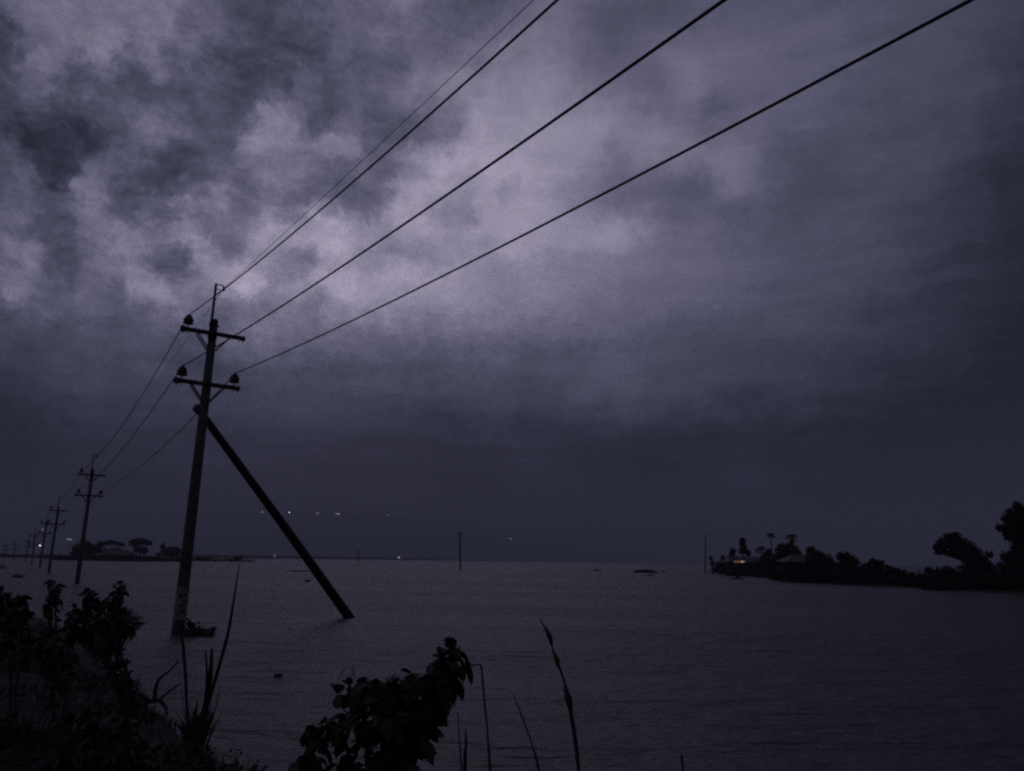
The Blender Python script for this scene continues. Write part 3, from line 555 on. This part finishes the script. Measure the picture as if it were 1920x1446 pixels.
def hut(name, cx, ptop, peave, wpx, Y, lb, hip=.45, depth=4.5, rz=0.0, group='huts'):
    k = Y / FPX; top = at(cx, ptop, Y); eave = at(cx, peave, Y); W = wpx * k; zb = -.3; o = empty(name, (top.x, Y, zb), (0, 0, rz)); meta(o, lb, 'hut', group)
    ez = eave.z - zb; tz = top.z - zb
    bm = bmesh.new(); box(bm, (0, 0, ez / 2), (W * .84, depth * .8, ez)); wl = link('wall', bm, wall_m, o)
    bm = bmesh.new(); h = W * (1 - hip) / 2
    lo = [bm.verts.new(p) for p in ((-W / 2, -depth / 2, ez), (W / 2, -depth / 2, ez), (W / 2, depth / 2, ez), (-W / 2, depth / 2, ez))]
    hi = [bm.verts.new(p) for p in ((-h, 0, tz), (h, 0, tz))]
    bm.faces.new((lo[0], lo[1], hi[1], hi[0])); bm.faces.new((lo[1], lo[2], hi[1])); bm.faces.new((lo[2], lo[3], hi[0], hi[1])); bm.faces.new((lo[3], lo[0], hi[0])); bm.faces.new(lo[::-1])
    for vv in bm.verts: vv.co.z += .02
    link('roof', bm, roof_m, o)
    bm = bmesh.new(); box(bm, (W * .1, -depth * .4 - .02, ez * .42), (W * .10, .05, ez * .8)); link('door', bm, dark_open, wl)
    for s in (-.26, .32):
        bm = bmesh.new(); box(bm, (W * s, -depth * .4 - .02, ez * .58), (W * .09, .05, ez * .3)); link('window', bm, dark_open, wl)
    return o, W, ez
hut('hut', 220, 1026, 1041, 62, 285, 'far dark hut with a pitched roof among the trees of the far bank', .9, 9)
# left bank low growth
def mass(name, spans, lb_kind, size, dens, mt=leaf_far):
    bm = bmesh.new()
    for (xa, ya, xb, yb, Y, h, n) in spans:
        for i in range(n):
            u = random.random(); x = xa + (xb - xa) * u; y = ya + (yb - ya) * u
            YY = (Y[0] + (Y[1] - Y[0]) * u) if isinstance(Y, tuple) else Y
            YY *= rnd(.97, 1.04); p = at(x, y, YY); hh = h * rnd(.3, 1) * (.75 + .5 * noise.noise(Vector((x * .05, 0, 0))))
            c = Vector((p.x, YY, hh * .5)); leafcards(bm, c, hh * .62, dens, size, (1.3, 1.2, .8))
    return meta(link(name, bm, mt), kind='stuff')
mass('undergrowth', [(-60, 1046, 100, 1046, 418, 2.6, 110), (95, 1048, 340, 1048, (292, 300), 2.4, 220), (340, 1050, 475, 1050, 352, 1.0, 60)], 'stuff', .6, 34)

# ------------------------------------------------------------------ right islet
bm = bmesh.new()
isl = [(1326, 1074), (1400, 1080), (1455, 1082), (1480, 1090), (1560, 1096), (1640, 1102), (1725, 1102), (1745, 1106), (1850, 1112), (2000, 1120), (2300, 1135)]
front = [wat(*p) for p in isl]; rows = []
for i, p in enumerate(front):
    d = p.copy(); d.z = 0; d.normalize(); wdt = [6, 14, 26, 60, 70, 60, 40, 40, 45, 60, 60][i]
    rows.append([bm.verts.new(p + Vector((0, 0, -.3))), bm.verts.new(p + d * .8 + Vector((0, 0, .12))), bm.verts.new(p + d * wdt * .5 + Vector((0, 0, .35))), bm.verts.new(p + d * wdt + Vector((0, 0, -.3)))])
for a, b_ in zip(rows, rows[1:]):
    for j in range(3): bm.faces.new((a[j], b_[j], b_[j + 1], a[j + 1]))
meta(link('islet', bm, land_m, smooth=True), kind='structure')
g_ = 'trees on the islet'
pxtree('broad_tree', 152, [(1392, 1014, 6, 1.1), (1393, 1022, 6), (1396, 1030, 7), (1391, 1034, 6), (1403, 1037, 6)], (1395, 1070), 'narrow upright tree rising above the lit hut', group=g_, size=.26)
pxtree('broad_tree', 158, [(1374, 1034, 6), (1372, 1042, 7), (1368, 1050, 7)], (1373, 1070), 'small rounded tree at the left end of the lit hut', group=g_, size=.26)
pxtree('broad_tree', 166, [(1355, 1047, 5), (1352, 1058, 8), (1345, 1066, 8), (1358, 1066, 8)], (1352, 1074), 'low dark scrub tree left of the lit hut', group=g_, size=.26)
pxtree('broad_tree', 172, [(1333, 1047, 4), (1336, 1056, 5), (1340, 1068, 6)], (1335, 1074), 'tiny tree at the left tip of the islet beside the slim pole', group=g_, size=.24)
palm(1445, 1001, 150, 'tall slim palm with a small crown standing highest between the two huts', 1.0, tr=.11)
palm(1426, 1026, 150, 'short palm with a flat crown right of the lit hut', 1.2, tr=.12)
palm(1484, 1004, 128, 'palm with a flat crown rising out of the cone-shaped tree behind the right hut', 1.05, tr=.2)
palm(1521, 1026, 118, 'small palm top above the round bush right of the right hut', .9, tr=.2)
pxtree('broad_tree', 132, [(1484, 1016, 5), (1484, 1025, 8), (1488, 1033, 11), (1476, 1031, 10), (1464, 1026, 7), (1462, 1035, 9), (1474, 1043, 13), (1494, 1043, 12), (1456, 1046, 10)], (1478, 1075), 'dark cone-shaped tree mass between the huts', group=g_, size=.24)
pxtree('broad_tree', 145, [(1436, 1041, 7), (1442, 1036, 6), (1432, 1050, 9), (1446, 1050, 11), (1440, 1062, 12), (1455, 1062, 12)], (1440, 1076), 'dark bushy tree directly right of the lit hut', group=g_, size=.26)
pxtree('broad_tree', 107, [(1520, 1033, 8), (1535, 1045, 13), (1522, 1048, 12), (1548, 1052, 14), (1556, 1064, 16), (1536, 1062, 18), (1515, 1068, 15), (1545, 1078, 18), (1570, 1082, 14)], (1538, 1090), 'large rounded bush tree against the right side of the right hut', group=g_, size=.22)
pxtree('broad_tree', 103, [(1576, 1043, 8), (1588, 1046, 11), (1600, 1053, 11), (1584, 1060, 15), (1604, 1068, 15), (1580, 1078, 17), (1610, 1083, 15)], (1592, 1096), 'rounded tree in the middle of the islet, right of the largest bush', group=g_, size=.2)
pxtree('broad_tree', 97, [(1637, 1055, 8), (1650, 1060, 10), (1626, 1062, 8), (1642, 1072, 14), (1665, 1070, 11), (1625, 1082, 14), (1656, 1085, 15)], (1642, 1098), 'lower tree with a small peak on the sloping middle of the islet', group=g_, size=.2)
pxtree('broad_tree', 93, [(1682, 1072, 7), (1696, 1078, 8), (1710, 1083, 8), (1680, 1086, 13), (1700, 1092, 11), (1720, 1093, 9)], (1696, 1100), 'lowest scrub tree where the islet dips to the water', group=g_, size=.2)
pxtree('broad_tree', 84, [(1742, 1070, 7), (1752, 1078, 10), (1776, 1072, 11), (1765, 1086, 14), (1790, 1084, 14), (1740, 1092, 12), (1770, 1097, 12), (1795, 1098, 12)], (1768, 1104), 'low bushy tree beneath the overhanging crown', group=g_, size=.18)
pxtree('overhanging_tree', 86, [(1757, 1026, 8), (1760, 1036, 7, .7), (1766, 1017, 9), (1780, 1010, 11), (1793, 1007, 10), (1775, 1026, 13), (1795, 1022, 14), (1772, 1037, 8, .6), (1790, 1036, 10, .8), (1808, 1020, 12), (1822, 1028, 11), (1810, 1038, 14), (1832, 1040, 12), (1842, 1050, 11), (1822, 1055, 16), (1812, 1072, 16), (1838, 1070, 16), (1855, 1040, 7), (1850, 1062, 12), (1862, 1078, 14)], (1822, 1106),
       'tree whose crown overhangs to the left above a gap of sky', group=g_, size=.18, tr=.3)
pxtree('tall_tree', 80, [(1906, 948, 9), (1915, 958, 14), (1896, 962, 10), (1890, 972, 11), (1876, 990, 8), (1886, 992, 10), (1905, 985, 20), (1925, 975, 22), (1895, 1005, 12), (1915, 1008, 18), (1935, 1010, 22), (1910, 1028, 14), (1890, 1045, 13), (1908, 1050, 20), (1885, 1066, 16), (1910, 1075, 22), (1935, 1050, 24), (1940, 1080, 26), (1960, 990, 24), (1965, 1030, 26), (1880, 1090, 14), (1905, 1098, 12)], (1925, 1112),
       'tallest dark tree cut off at the edge of the photo', group=g_, size=.18, tr=.35)
pxtree('low_bush', 122, [(1383, 1081, 3), (1375, 1086, 4, .5), (1383, 1085, 5, .6), (1390, 1086, 4, .5)], (1382, 1087), 'small dark bush standing alone in the water in front of the lit hut', 'bush', 'bushes in the water', size=.16, tr=.05)
ho, W, ez = hut('lit_hut', 1396, 1044, 1054, 76, 156, 'low hut on the islet with a strip of orange light under its pale roof', .35, 5)
bm = bmesh.new(); box(bm, (-W * .22, -2.3, ez + .03), (2.0, .12, .28)); link('tube_light', bm, emit('lamp_pale', (1, .45, .25), .16), ho)
bm = bmesh.new(); box(bm, (-W * .13, -2.36, ez + .07), (.7, .14, .26)); link('tube_light', bm, emit('lamp_hot', (1, .62, .42), .55), ho)
bm = bmesh.new(); box(bm, (-W * .46, -1.9, ez * .5), (.9, .3, ez * .95)); link('wall_panel', bm, roof_m, ho)
hut('hut', 1496, 1040, 1054, 66, 112, 'hut on the islet with a hipped pale roof half hidden by bushes', .75, 5)
mass('undergrowth', [(1350, 1076, 1480, 1084, (175, 128), 1.8, 90), (1485, 1090, 1600, 1099, (112, 98), 3.0, 190), (1600, 1099, 1730, 1101, (97, 92), 2.1, 200), (1735, 1105, 1960, 1114, (84, 76), 2.6, 300), (1450, 1085, 1560, 1094, (122, 104), 2.2, 120)], 'stuff', .26, 60)

pxtree('low_bush', 107, [(1468, 1076, 6), (1474, 1068, 7), (1482, 1074, 9), (1492, 1068, 8), (1488, 1082, 9), (1500, 1078, 9), (1462, 1084, 6, .7)], (1482, 1092), 'ragged bush hiding the front wall of the hipped-roof hut', 'bush', 'bushes in front of the huts', size=.2, tr=.06)
pxtree('low_bush', 133, [(1446, 1074, 6), (1454, 1070, 7), (1438, 1077, 4, .8), (1460, 1077, 6)], (1450, 1082), 'dark bush at the waterline between the two islet huts', 'bush', 'bushes in front of the huts', size=.2, tr=.06)
# ------------------------------------------------------------------ small things on the water
def clump(name, px, rpx, Y, lb, cat='weed clump', group='weed clumps on the water', flat=.35, size=.1, mt=leaf_far, n=160):
    p = at(px[0], px[1], Y); p.z = .04; o = None; bm = bmesh.new(); r = rpx * Y / FPX
    leafcards(bm, Vector((0, 0, r * flat * .4)), r, n, size, (1, .8, flat)); o = link(name, bm, mt); o.location = p; meta(o, lb, cat, group); return o
def cl(px, rx, lb, flat=.3, n=200, size=None, name='floating_weeds'):
    B = wat(*px); clump(name, px, rx, B.y, lb, flat=flat, n=n, size=size or max(.06, rx * B.y / FPX * .12))
cl((576, 1091), 7, 'small dark weed clump in the water left of the strut foot, well beyond it', .3)
cl((1119, 1070.5), 8, 'faint small weed clump on the open water right of the lone middle pole', .2)
cl((1244, 1072), 6, 'small weed clump just right of the dark flat mound', .2)
cl((1220, 1080), 8, 'weed clump drifting below the dark flat mound', .2)
cl((34, 1083), 12, 'dark oval weed clump near the feet of the far poles', .3)
cl((521, 1271), 7, 'small dark weed scrap in the open water below and left of the strut foot', .03, 12)
cl((2, 1066), 9, 'small dark weed clump at the extreme edge below the far bank', .7)
B = wat(1210, 1074); bm = bmesh.new(); rr = 22 * B.y / FPX
for i in range(900):
    u = rnd(-1, 1); leafcards(bm, Vector((u * rr, rnd(-.8, .8), .25 * (1 - abs(u) ** 3) )), .25, 1, .2)
tube(bm, smoothpath([(-rr, 0, -.1), (-rr * .5, 0, .15), (rr * .5, 0, .18), (rr, 0, -.1)], 5), [.1, .3, .4, .45, .5, .5, .5, .5, .5, .5, .5, .45, .4, .3, .2, .1], 8)
o = link('grassy_mound', bm, land_m); o.location = (B.x, B.y, 0); meta(o, 'long flat dark mound breaking the water left of the islet pole', 'mound')
B0 = wat(534, 1071.5); B1 = wat(592, 1071.5); bm = bmesh.new(); tube(bm, [Vector((B0.x, B0.y, .0)), Vector(((B0.x + B1.x) / 2, B0.y + .5, .08)), Vector((B1.x, B1.y, 0))], [.06, .14, .06], 6)
meta(link('drifting_log', bm, tarred, smooth=True), 'thin dark log drifting far off between the nearest pole and the strut', 'log')

# ------------------------------------------------------------------ broad-leaved bushes in front
def leaf(bm, base, d, L_, wd, droop=.4, fold=.25):
    d = d.normalized(); s = d.cross(Vector((0, 0, 1)))
    if s.length < .05: s = Vector((1, 0, 0))
    s.normalize(); s = Matrix.Rotation(rnd(-.9, .9), 3, d) @ s; up = s.cross(d)
    prev = None; n = 5
    for i in range(n + 1):
        u = i / n; c = base + d * L_ * u + Vector((0, 0, -droop * L_ * u * u)); hw = wd * .5 * (math.sin(math.pi * min(1, u * .92 + .06)) ** .75 if u < 1 else 0.04)
        row = [bm.verts.new(c - s * hw + up * hw * fold), bm.verts.new(c), bm.verts.new(c + s * hw + up * hw * fold)]
        if prev:
            for j in (0, 1): bm.faces.new((prev[j], prev[j + 1], row[j + 1], row[j]))
        prev = row
def leafbush(name, Y, stems, lb, L_=.14, wd=.085, cat='bush', group=None, extra=(), fill=(), droop=.6, sr=.012, dz=.3):
    """stems: list of px polylines from the root up; leaves sit in pairs along their upper part; fill: clump of leaves (px,py,r,n)"""
    root_p = at(*stems[0][0], Y); o = empty(name, root_p); meta(o, lb, cat, group)
    bs = bmesh.new(); bl = bmesh.new()
    for st_ in stems:
        pts = [at(x, y, Y + rnd(-dz, dz) * (i / len(st_))) - root_p for i, (x, y) in enumerate(st_)]
        sp = smoothpath(pts, 6); n = len(sp); tube(bs, sp, [sr * (1.3 - .9 * i / n) for i in range(n)], 6)
        tot = sum((sp[i + 1] - sp[i]).length for i in range(n - 1)); acc = 0; nxt = tot * .35; a = rnd(0, 6)
        for i in range(n - 1):
            seg = (sp[i + 1] - sp[i]).length; acc += seg
            if acc > nxt:
                nxt += L_ * .33; a += math.pi / 2 + rnd(-.3, .3); ax = (sp[i + 1] - sp[i]).normalized(); q = ax.orthogonal().normalized()
                for sd in (0, math.pi):
                    dd = Matrix.Rotation(a + sd, 3, ax) @ q; f = min(1, (tot - acc) / (tot * .25) + .55)
                    leaf(bl, sp[i], dd + ax * rnd(.3, .9), L_ * f * rnd(.8, 1.15), wd * f * rnd(.85, 1.1), droop * rnd(.4, 1.2))
        for _ in range(5):
            ax = (sp[-1] - sp[-2]).normalized(); leaf(bl, sp[-1], ax + rdir() * .7, L_ * .6, wd * .6, droop * .4)
    for x, y, r, nn in fill:
        rr_ = r * Y / FPX; c = at(x, y, Y + rnd(-dz, dz)) - root_p
        # a twig feeding the clump
        tube(bs, [c + Vector((rnd(-.02, .02), 0, -rr_ * 1.6)), c], sr * .5, 5)
        for _ in range(nn):
            d = rdir(); p = c + d * rr_ * rnd(.05, .6); leaf(bl, p, d + Vector((0, 0, rnd(-.6, .2))), L_ * rnd(.6, 1.05), wd * rnd(.7, 1.05), droop * rnd(.3, 1.2))
    for x, y, dx, dy, k in extra:
        p = at(x, y, Y) - root_p; q = at(x + dx, y + dy, Y) - root_p; leaf(bl, p, q - p, (q - p).length, (q - p).length * k, 0.0)
    link('stems', bs, bark, o, True); link('foliage', bl, leaf_m, o)
    return o
leafbush('milkweed_bush', 3.3, [[(690, 1800), (720, 1600), (760, 1440), (810, 1330), (840, 1240), (848, 1222)], [(690, 1800), (700, 1600), (730, 1440), (760, 1340), (770, 1280)],
        [(690, 1800), (690, 1600), (690, 1440), (680, 1340), (655, 1285)], [(690, 1800), (680, 1600), (660, 1450), (640, 1380), (590, 1365)], [(690, 1800), (700, 1600), (720, 1450), (715, 1340), (705, 1290)],
        [(690, 1800), (660, 1620), (620, 1500), (590, 1440), (575, 1425)], [(690, 1800), (720, 1600), (740, 1470), (760, 1420), (765, 1400)], [(690, 1800), (730, 1600), (780, 1420), (815, 1340), (838, 1310)]],
        'big broad-leaved dark bush at the bottom, its sprig rising to the right', L_=.078, wd=.056,
        fill=[(850, 1222, 18, 16), (822, 1234, 15, 10), (848, 1253, 17, 12), (829, 1268, 14, 9), (778, 1276, 20, 16), (733, 1273, 9, 5), (692, 1280, 17, 12), (819, 1280, 15, 11), (678, 1296, 20, 14), (712, 1308, 26, 20), (760, 1308, 28, 25), (802, 1313, 22, 17),
              (829, 1300, 12, 7), (633, 1303, 11, 5), (654, 1346, 15, 11), (685, 1340, 25, 22), (726, 1348, 28, 25), (767, 1346, 22, 17), (802, 1365, 8, 3), (791, 1389, 9, 4), (609, 1362, 17, 12), (589, 1376, 8, 4), (602, 1396, 8, 5), (692, 1387, 15, 11),
              (743, 1396, 17, 12), (728, 1418, 14, 9), (589, 1424, 14, 9), (571, 1442, 16, 11), (637, 1432, 17, 12), (675, 1444, 16, 10), (712, 1438, 20, 13), (754, 1442, 16, 9)],
        extra=[(872, 1238, 12, 48, .5), (855, 1272, 12, 44, .5), (810, 1355, -26, 46, .55), (800, 1345, 10, 34, .6), (845, 1295, -8, 60, .45), (592, 1365, -22, 34, .45), (575, 1372, -8, 30, .6)], dz=.16)
# bent reed hooked over beside it and the other stalks
def stalk(name, Y, px, wpx, lb, cat='reed', group='reed stalks in front', nodes=(), m=None, flat=.6, ext=900):
    k = Y / FPX; pts = [at(x, y, Y) for x, y in px]; base = at(px[-1][0] + (px[-1][0] - px[-2][0]) * .8, px[-1][1] + ext, Y); base.z = max(base.z, -.2) if ext > 100 else pts[-1].z
    if ext > 100: dl = (pts[-1] - pts[-2]); base = pts[-1] + dl.normalized() * min(1.3, (pts[-1].z + .1) / max(.3, -dl.normalized().z)); pts.append(base)
    sp = smoothpath(pts, 7); n = len(sp); rad = []
    for i in range(n):
        u = i / (n - 1) * (len(pts) - 1); a = int(min(u, len(wpx) - 1)); b2 = min(a + 1, len(wpx) - 1); ww = wpx[a] + (wpx[b2] - wpx[a]) * (u - a if a < len(wpx) - 1 else 0); rad.append(ww * k * .5)
    bm = bmesh.new(); tube(bm, sp, rad, 7, flat=flat)
    o = link(name, bm, m or dry_m, smooth=True); meta(o, lb, cat, group)
    for (x, y, r) in nodes:
        bm = bmesh.new(); c = at(x, y, Y); tube(bm, [c + Vector((-.016, 0, r * k * 3.2)), c + Vector((.001, 0, 0)), c + Vector((.012, 0, -r * k * 3.2))], [r * k * .4, r * k, r * k * .4], 7); link('sheath', bm, dry_m, o, True)
    return o
stalk('reed_stalk', 3.5, [(1012, 1160), (1024, 1182), (1034, 1210), (1046, 1243), (1060, 1285), (1070, 1335), (1079, 1390), (1085, 1446), (1090, 1520)], [3, 7, 5, 7, 8, 12, 13, 11, 10, 10], 'tallest thick reed stalk in front, curving up alone to a bare tip', nodes=[(1030, 1193, 5), (1044, 1238, 5), (1066, 1312, 7)])
stalk('reed_stalk', 3.6, [(962, 1300), (970, 1322), (982, 1352), (996, 1392), (1006, 1425), (1016, 1470)], [2, 4, 5, 5, 7, 8], 'leaning thin reed stalk left of the tallest one, slanting to the left')
stalk('reed_stalk', 3.4, [(790, 1250), (830, 1251), (870, 1250), (897, 1246), (903, 1256), (906, 1290), (911, 1340), (916, 1400), (920, 1460)], [2, 3, 3, 4, 6, 6, 6, 6, 8], 'broken reed stalk bent over level above the leafy bush')
stalk('reed_stalk', 3.5, [(858, 1335), (860, 1370), (863, 1410), (866, 1460)], [2, 4, 4, 5], 'short thin reed stalk right beside the leafy bush')
stalk('reed_stalk', 3.5, [(872, 1366), (874, 1390), (872, 1420), (871, 1470)], [3, 7, 9, 12], 'short thick reed stump between the bent stalk and the leafy bush')
stalk('reed_stalk', 3.8, [(1277, 1418), (1280, 1435), (1284, 1470)], [2, 6, 7], 'tip of a reed stalk just showing at the bottom, farthest from the others')
stalk('reed_stalk', 3.5, [(640, 1262), (634, 1275), (650, 1250), (664, 1268), (668, 1300)], [1, 2, 2, 2, 2], 'thin looped grass stem over the left shoulder of the leafy bush')

# tall reed tuft at the waterline, in front of the nearest pole
TY = 10.2
tb = at(366, 1398, TY)
root = empty('reed_tuft', tb); meta(root, 'tuft of tall dark reeds at the waterline in front of the nearest pole', 'reeds')
def blade(px, wpx, Y=TY, name='blade'):
    k = Y / FPX; sp = smoothpath([at(x, y, Y + .1 * i) - tb for i, (x, y) in enumerate(px)], 6); n = len(sp); rad = []
    for i in range(n):
        u = i / (n - 1) * (len(wpx) - 1); a = min(int(u), len(wpx) - 2); rad.append((wpx[a] + (wpx[a + 1] - wpx[a]) * (u - a)) * k * .5)
    bm = bmesh.new(); tube(bm, sp, rad, 6, flat=.75); link(name, bm, dry_m, root, True)
blade([(449, 1056), (444, 1090), (436, 1140), (427, 1190), (412, 1245), (396, 1300), (380, 1355), (365, 1400)], [1.5, 3, 4.5, 6, 6.5, 6.5, 7, 9])
blade([(337, 1172), (343, 1210), (348, 1270), (350, 1320), (356, 1400)], [3, 7, 7, 6, 7])
blade([(397, 1216), (395, 1260), (388, 1310), (376, 1360), (366, 1400)], [5, 10, 12, 14, 14])
blade([(386, 1220), (388, 1270), (384, 1320), (368, 1400)], [3, 6, 8, 10])
blade([(370, 1315), (364, 1360), (362, 1400)], [3, 9, 12])
blade([(402, 1335), (390, 1365), (368, 1402)], [3, 8, 10])
blade([(413, 1285), (400, 1340), (368, 1402)], [2, 3, 6]); blade([(325, 1355), (345, 1372), (364, 1405)], [3, 6, 9])
for i in range(26):
    xx = rnd(330, 425); blade([(xx, rnd(1270, 1370)), ((xx + 366) / 2 + rnd(-4, 4), 1375), (366 + rnd(-14, 12), 1404)], [1, 2.5, 4]) if i < 12 else None
bm = bmesh.new()
for i in range(60):
    a = rnd(0, 6.28); q = rnd(.02, .22); h = rnd(.15, .5); d = Vector((math.cos(a), math.sin(a), 0)); tube(bm, [d * q * .6 + Vector((0, 0, -.1)), d * q + Vector((0, 0, h * .6)), d * (q + h * .25) + Vector((0, 0, h))], [.012, .012, .002], 4)
link('grass_base', bm, dry_m, root)
# dead branch in the water left of the tuft
br = [[(262, 1300), (285, 1316), (298, 1312), (316, 1298), (338, 1282)], [(290, 1314), (292, 1290), (300, 1272), (318, 1258), (334, 1240)], [(298, 1312), (310, 1326), (314, 1345)], [(280, 1312), (262, 1330), (250, 1350)]]
bm = bmesh.new()
for s_ in br: sp = smoothpath([at(x, y, 12.3) for x, y in s_], 5); tube(bm, sp, [.035 - .025 * i / len(sp) for i in range(len(sp))], 6)
meta(link('dead_branch', bm, bark, smooth=True), 'dead forked branch lying over the water left of the tall reed tuft', 'branch')
# shrub in the water beside the nearest pole
SB = wat(372, 1192)
leafbush('water_shrub', SB.y, [[(372, 1196), (362, 1180), (352, 1163)], [(372, 1196), (374, 1182), (372, 1170)], [(372, 1196), (388, 1186), (400, 1176)], [(360, 1196), (352, 1188), (346, 1178)], [(380, 1196), (392, 1190), (401, 1182)]],
         'small dark leafy shrub standing in the water right at the foot of the nearest pole', L_=.15, wd=.11, fill=[(354, 1172, 6, 14), (360, 1168, 6, 12), (364, 1182, 8, 24), (374, 1182, 8, 22), (386, 1186, 7, 18), (397, 1184, 5, 12), (380, 1189, 6, 14), (352, 1186, 6, 14)], dz=.2, sr=.015)

# ------------------------------------------------------------------ scrub on the left bank
gl = 'bushes on the left bank'
leafbush('leafy_bush', 8.4, [[(250, 1420), (235, 1300), (212, 1200), (208, 1150), (226, 1096)], [(250, 1420), (225, 1290), (190, 1200), (172, 1150), (170, 1118)], [(250, 1420), (245, 1300), (222, 1210), (225, 1170), (226, 1130)],
         [(250, 1420), (215, 1280), (170, 1200), (150, 1160), (140, 1140)], [(250, 1420), (256, 1320), (240, 1265), (222, 1215), (205, 1180)]],
         'leafy bush on the left bank with one upright sprig leaning right above the others', group=gl, L_=.105, wd=.075,
         fill=[(230, 1097, 6, 9), (222, 1110, 7, 10), (213, 1124, 8, 12), (203, 1136, 10, 14), (225, 1135, 7, 8), (165, 1116, 6, 8), (178, 1122, 8, 10), (186, 1132, 7, 8), (145, 1150, 16, 24), (158, 1152, 12, 18), (130, 1160, 12, 14), (190, 1160, 18, 28), (215, 1172, 20, 30), (160, 1180, 20, 32), (240, 1172, 12, 14),
               (195, 1192, 16, 18), (172, 1196, 12, 12), (135, 1182, 14, 16), (212, 1188, 12, 12), (235, 1168, 12, 12), (222, 1160, 12, 12)], dz=.35, sr=.014)
leafbush('leafy_bush', 10.5, [[(95, 1330), (98, 1200), (92, 1150), (95, 1092)], [(95, 1330), (105, 1190), (104, 1140), (114, 1100)]], 'slim leafy sprig between the darkest clump and the bush with the upright sprig', group=gl, L_=.105, wd=.078,
         fill=[(95, 1092, 6, 8), (104, 1103, 8, 12), (113, 1103, 5, 6), (97, 1118, 7, 8), (92, 1134, 8, 10), (108, 1130, 5, 4), (98, 1152, 5, 3)], dz=.25)
leafbush('leafy_bush', 9.0, [[(20, 1400), (20, 1250), (14, 1160), (8, 1118)], [(20, 1400), (35, 1250), (42, 1160), (42, 1128)]], 'dense dark bush at the extreme edge of the left bank', group=gl, L_=.105, wd=.078,
         fill=[(3, 1110, 10, 18), (18, 1119, 8, 10), (40, 1124, 9, 16), (10, 1134, 14, 24), (36, 1144, 13, 24), (50, 1150, 6, 8), (0, 1160, 20, 34), (28, 1168, 18, 34), (52, 1190, 14, 20), (10, 1200, 24, 34), (70, 1210, 14, 16)], dz=.4)
leafbush('leafy_bush', 7.2, [[(110, 1500), (100, 1330), (90, 1240), (80, 1190)], [(110, 1500), (120, 1330), (130, 1250), (125, 1205)]], 'low sprawling bush in the middle of the left bank', group=gl, L_=.095, wd=.065,
         fill=[(80, 1200, 20, 24), (110, 1210, 20, 24), (60, 1215, 22, 26), (130, 1225, 18, 18), (90, 1240, 24, 28), (30, 1225, 20, 20), (115, 1262, 22, 22)], dz=.4)
leafbush('leafy_bush', 5.6, [[(200, 1700), (190, 1500), (180, 1400), (170, 1330)], [(200, 1700), (230, 1500), (240, 1420), (235, 1360)]], 'dark bush at the foot of the left bank, nearest to the viewer', group=gl, L_=.095, wd=.065,
         fill=[(170, 1340, 24, 26), (200, 1360, 26, 28), (235, 1370, 22, 22), (150, 1380, 26, 26), (190, 1410, 34, 34), (240, 1410, 28, 26), (270, 1425, 20, 18), (120, 1350, 22, 20), (110, 1420, 30, 26)], dz=.35)
# grass plume pointing right over the water
bm = bmesh.new(); gp = at(205, 1200, 9.0)
for i in range(420):
    ty = rnd(1135, 1192); tx = rnd(215, 282 - abs(ty - 1166) * 1.4); s = at(rnd(170, 225), rnd(1185, 1235), 9 + rnd(-.3, .3)); e_ = at(tx, ty, 9 + rnd(-.4, .4)); m_ = s.lerp(e_, .6) + Vector((0, 0, .08)); tube(bm, [s, m_, e_], [.006, .006, .0015], 4)
meta(link('grass_plume', bm, dry_m), 'spreading grass tuft whose fine tips point out over the water beside the leafy bush', 'grass tuft')
# low scrub covering the bank between the bushes
bm = bmesh.new(); cnt = 0
while cnt < 190:
    y = rnd(4.5, 15.5); x = rnd(-12, -1.5)
    d = shore_d(x, y)
    if d < .25 or x < -.72 * y - 1.0 or noise.noise(Vector((x * .5, y * .5, 5.5))) < -.08: continue
    cnt += 1; z = max(ground_z(x, y), 0); r = rnd(.10, .30); leafcards(bm, Vector((x, y, z + r * .2)), r, 34, .055, (1.4, 1.3, .6))
meta(link('undergrowth', bm, leaf_m), kind='stuff')
# grass all over the bank
bm = bmesh.new(); cnt = 0
while cnt < 9000:
    y = rnd(2.5, 26); x = rnd(-26, 1.5)
    d = shore_d(x, y)
    if d < -.15 or x < -.72 * y - 1.5: continue
    if noise.noise(Vector((x * .55, y * .55, 1.3))) < -.16 + .2 * random.random() and d > .5: continue
    z = ground_z(x, y)
    if z < -.12: continue
    cnt += 1; tuft = .5 + 1.1 * max(0, noise.noise(Vector((x * 1.3, y * 1.3, 7)))) * 2; h = rnd(.05, .30) * (1 if d > .4 else .6) * tuft; a = rnd(0, 6.28) if random.random() < .5 else 2.2 + rnd(-.7, .7); l = rnd(.4, 1.7) * h; wv = rnd(.004, .010)
    s = Vector((math.cos(a + 1.57), math.sin(a + 1.57), 0)) * wv; p = Vector((x, y, z - .02)); m_ = p + Vector((math.cos(a) * l * .35, math.sin(a) * l * .35, h * .65)); e_ = p + Vector((math.cos(a) * l, math.sin(a) * l, h))
    v0, v1, v2, v3, v4 = [bm.verts.new(q) for q in (p - s, p + s, m_ + s * .8, m_ - s * .8, e_)]
    bm.faces.new((v0, v1, v2, v3)); bm.faces.new((v3, v2, v4))
meta(link('grass', bm, leaf_m), kind='stuff')

USE_HAZE = True
if USE_HAZE: haze(-3.0, HAZE_TOP)
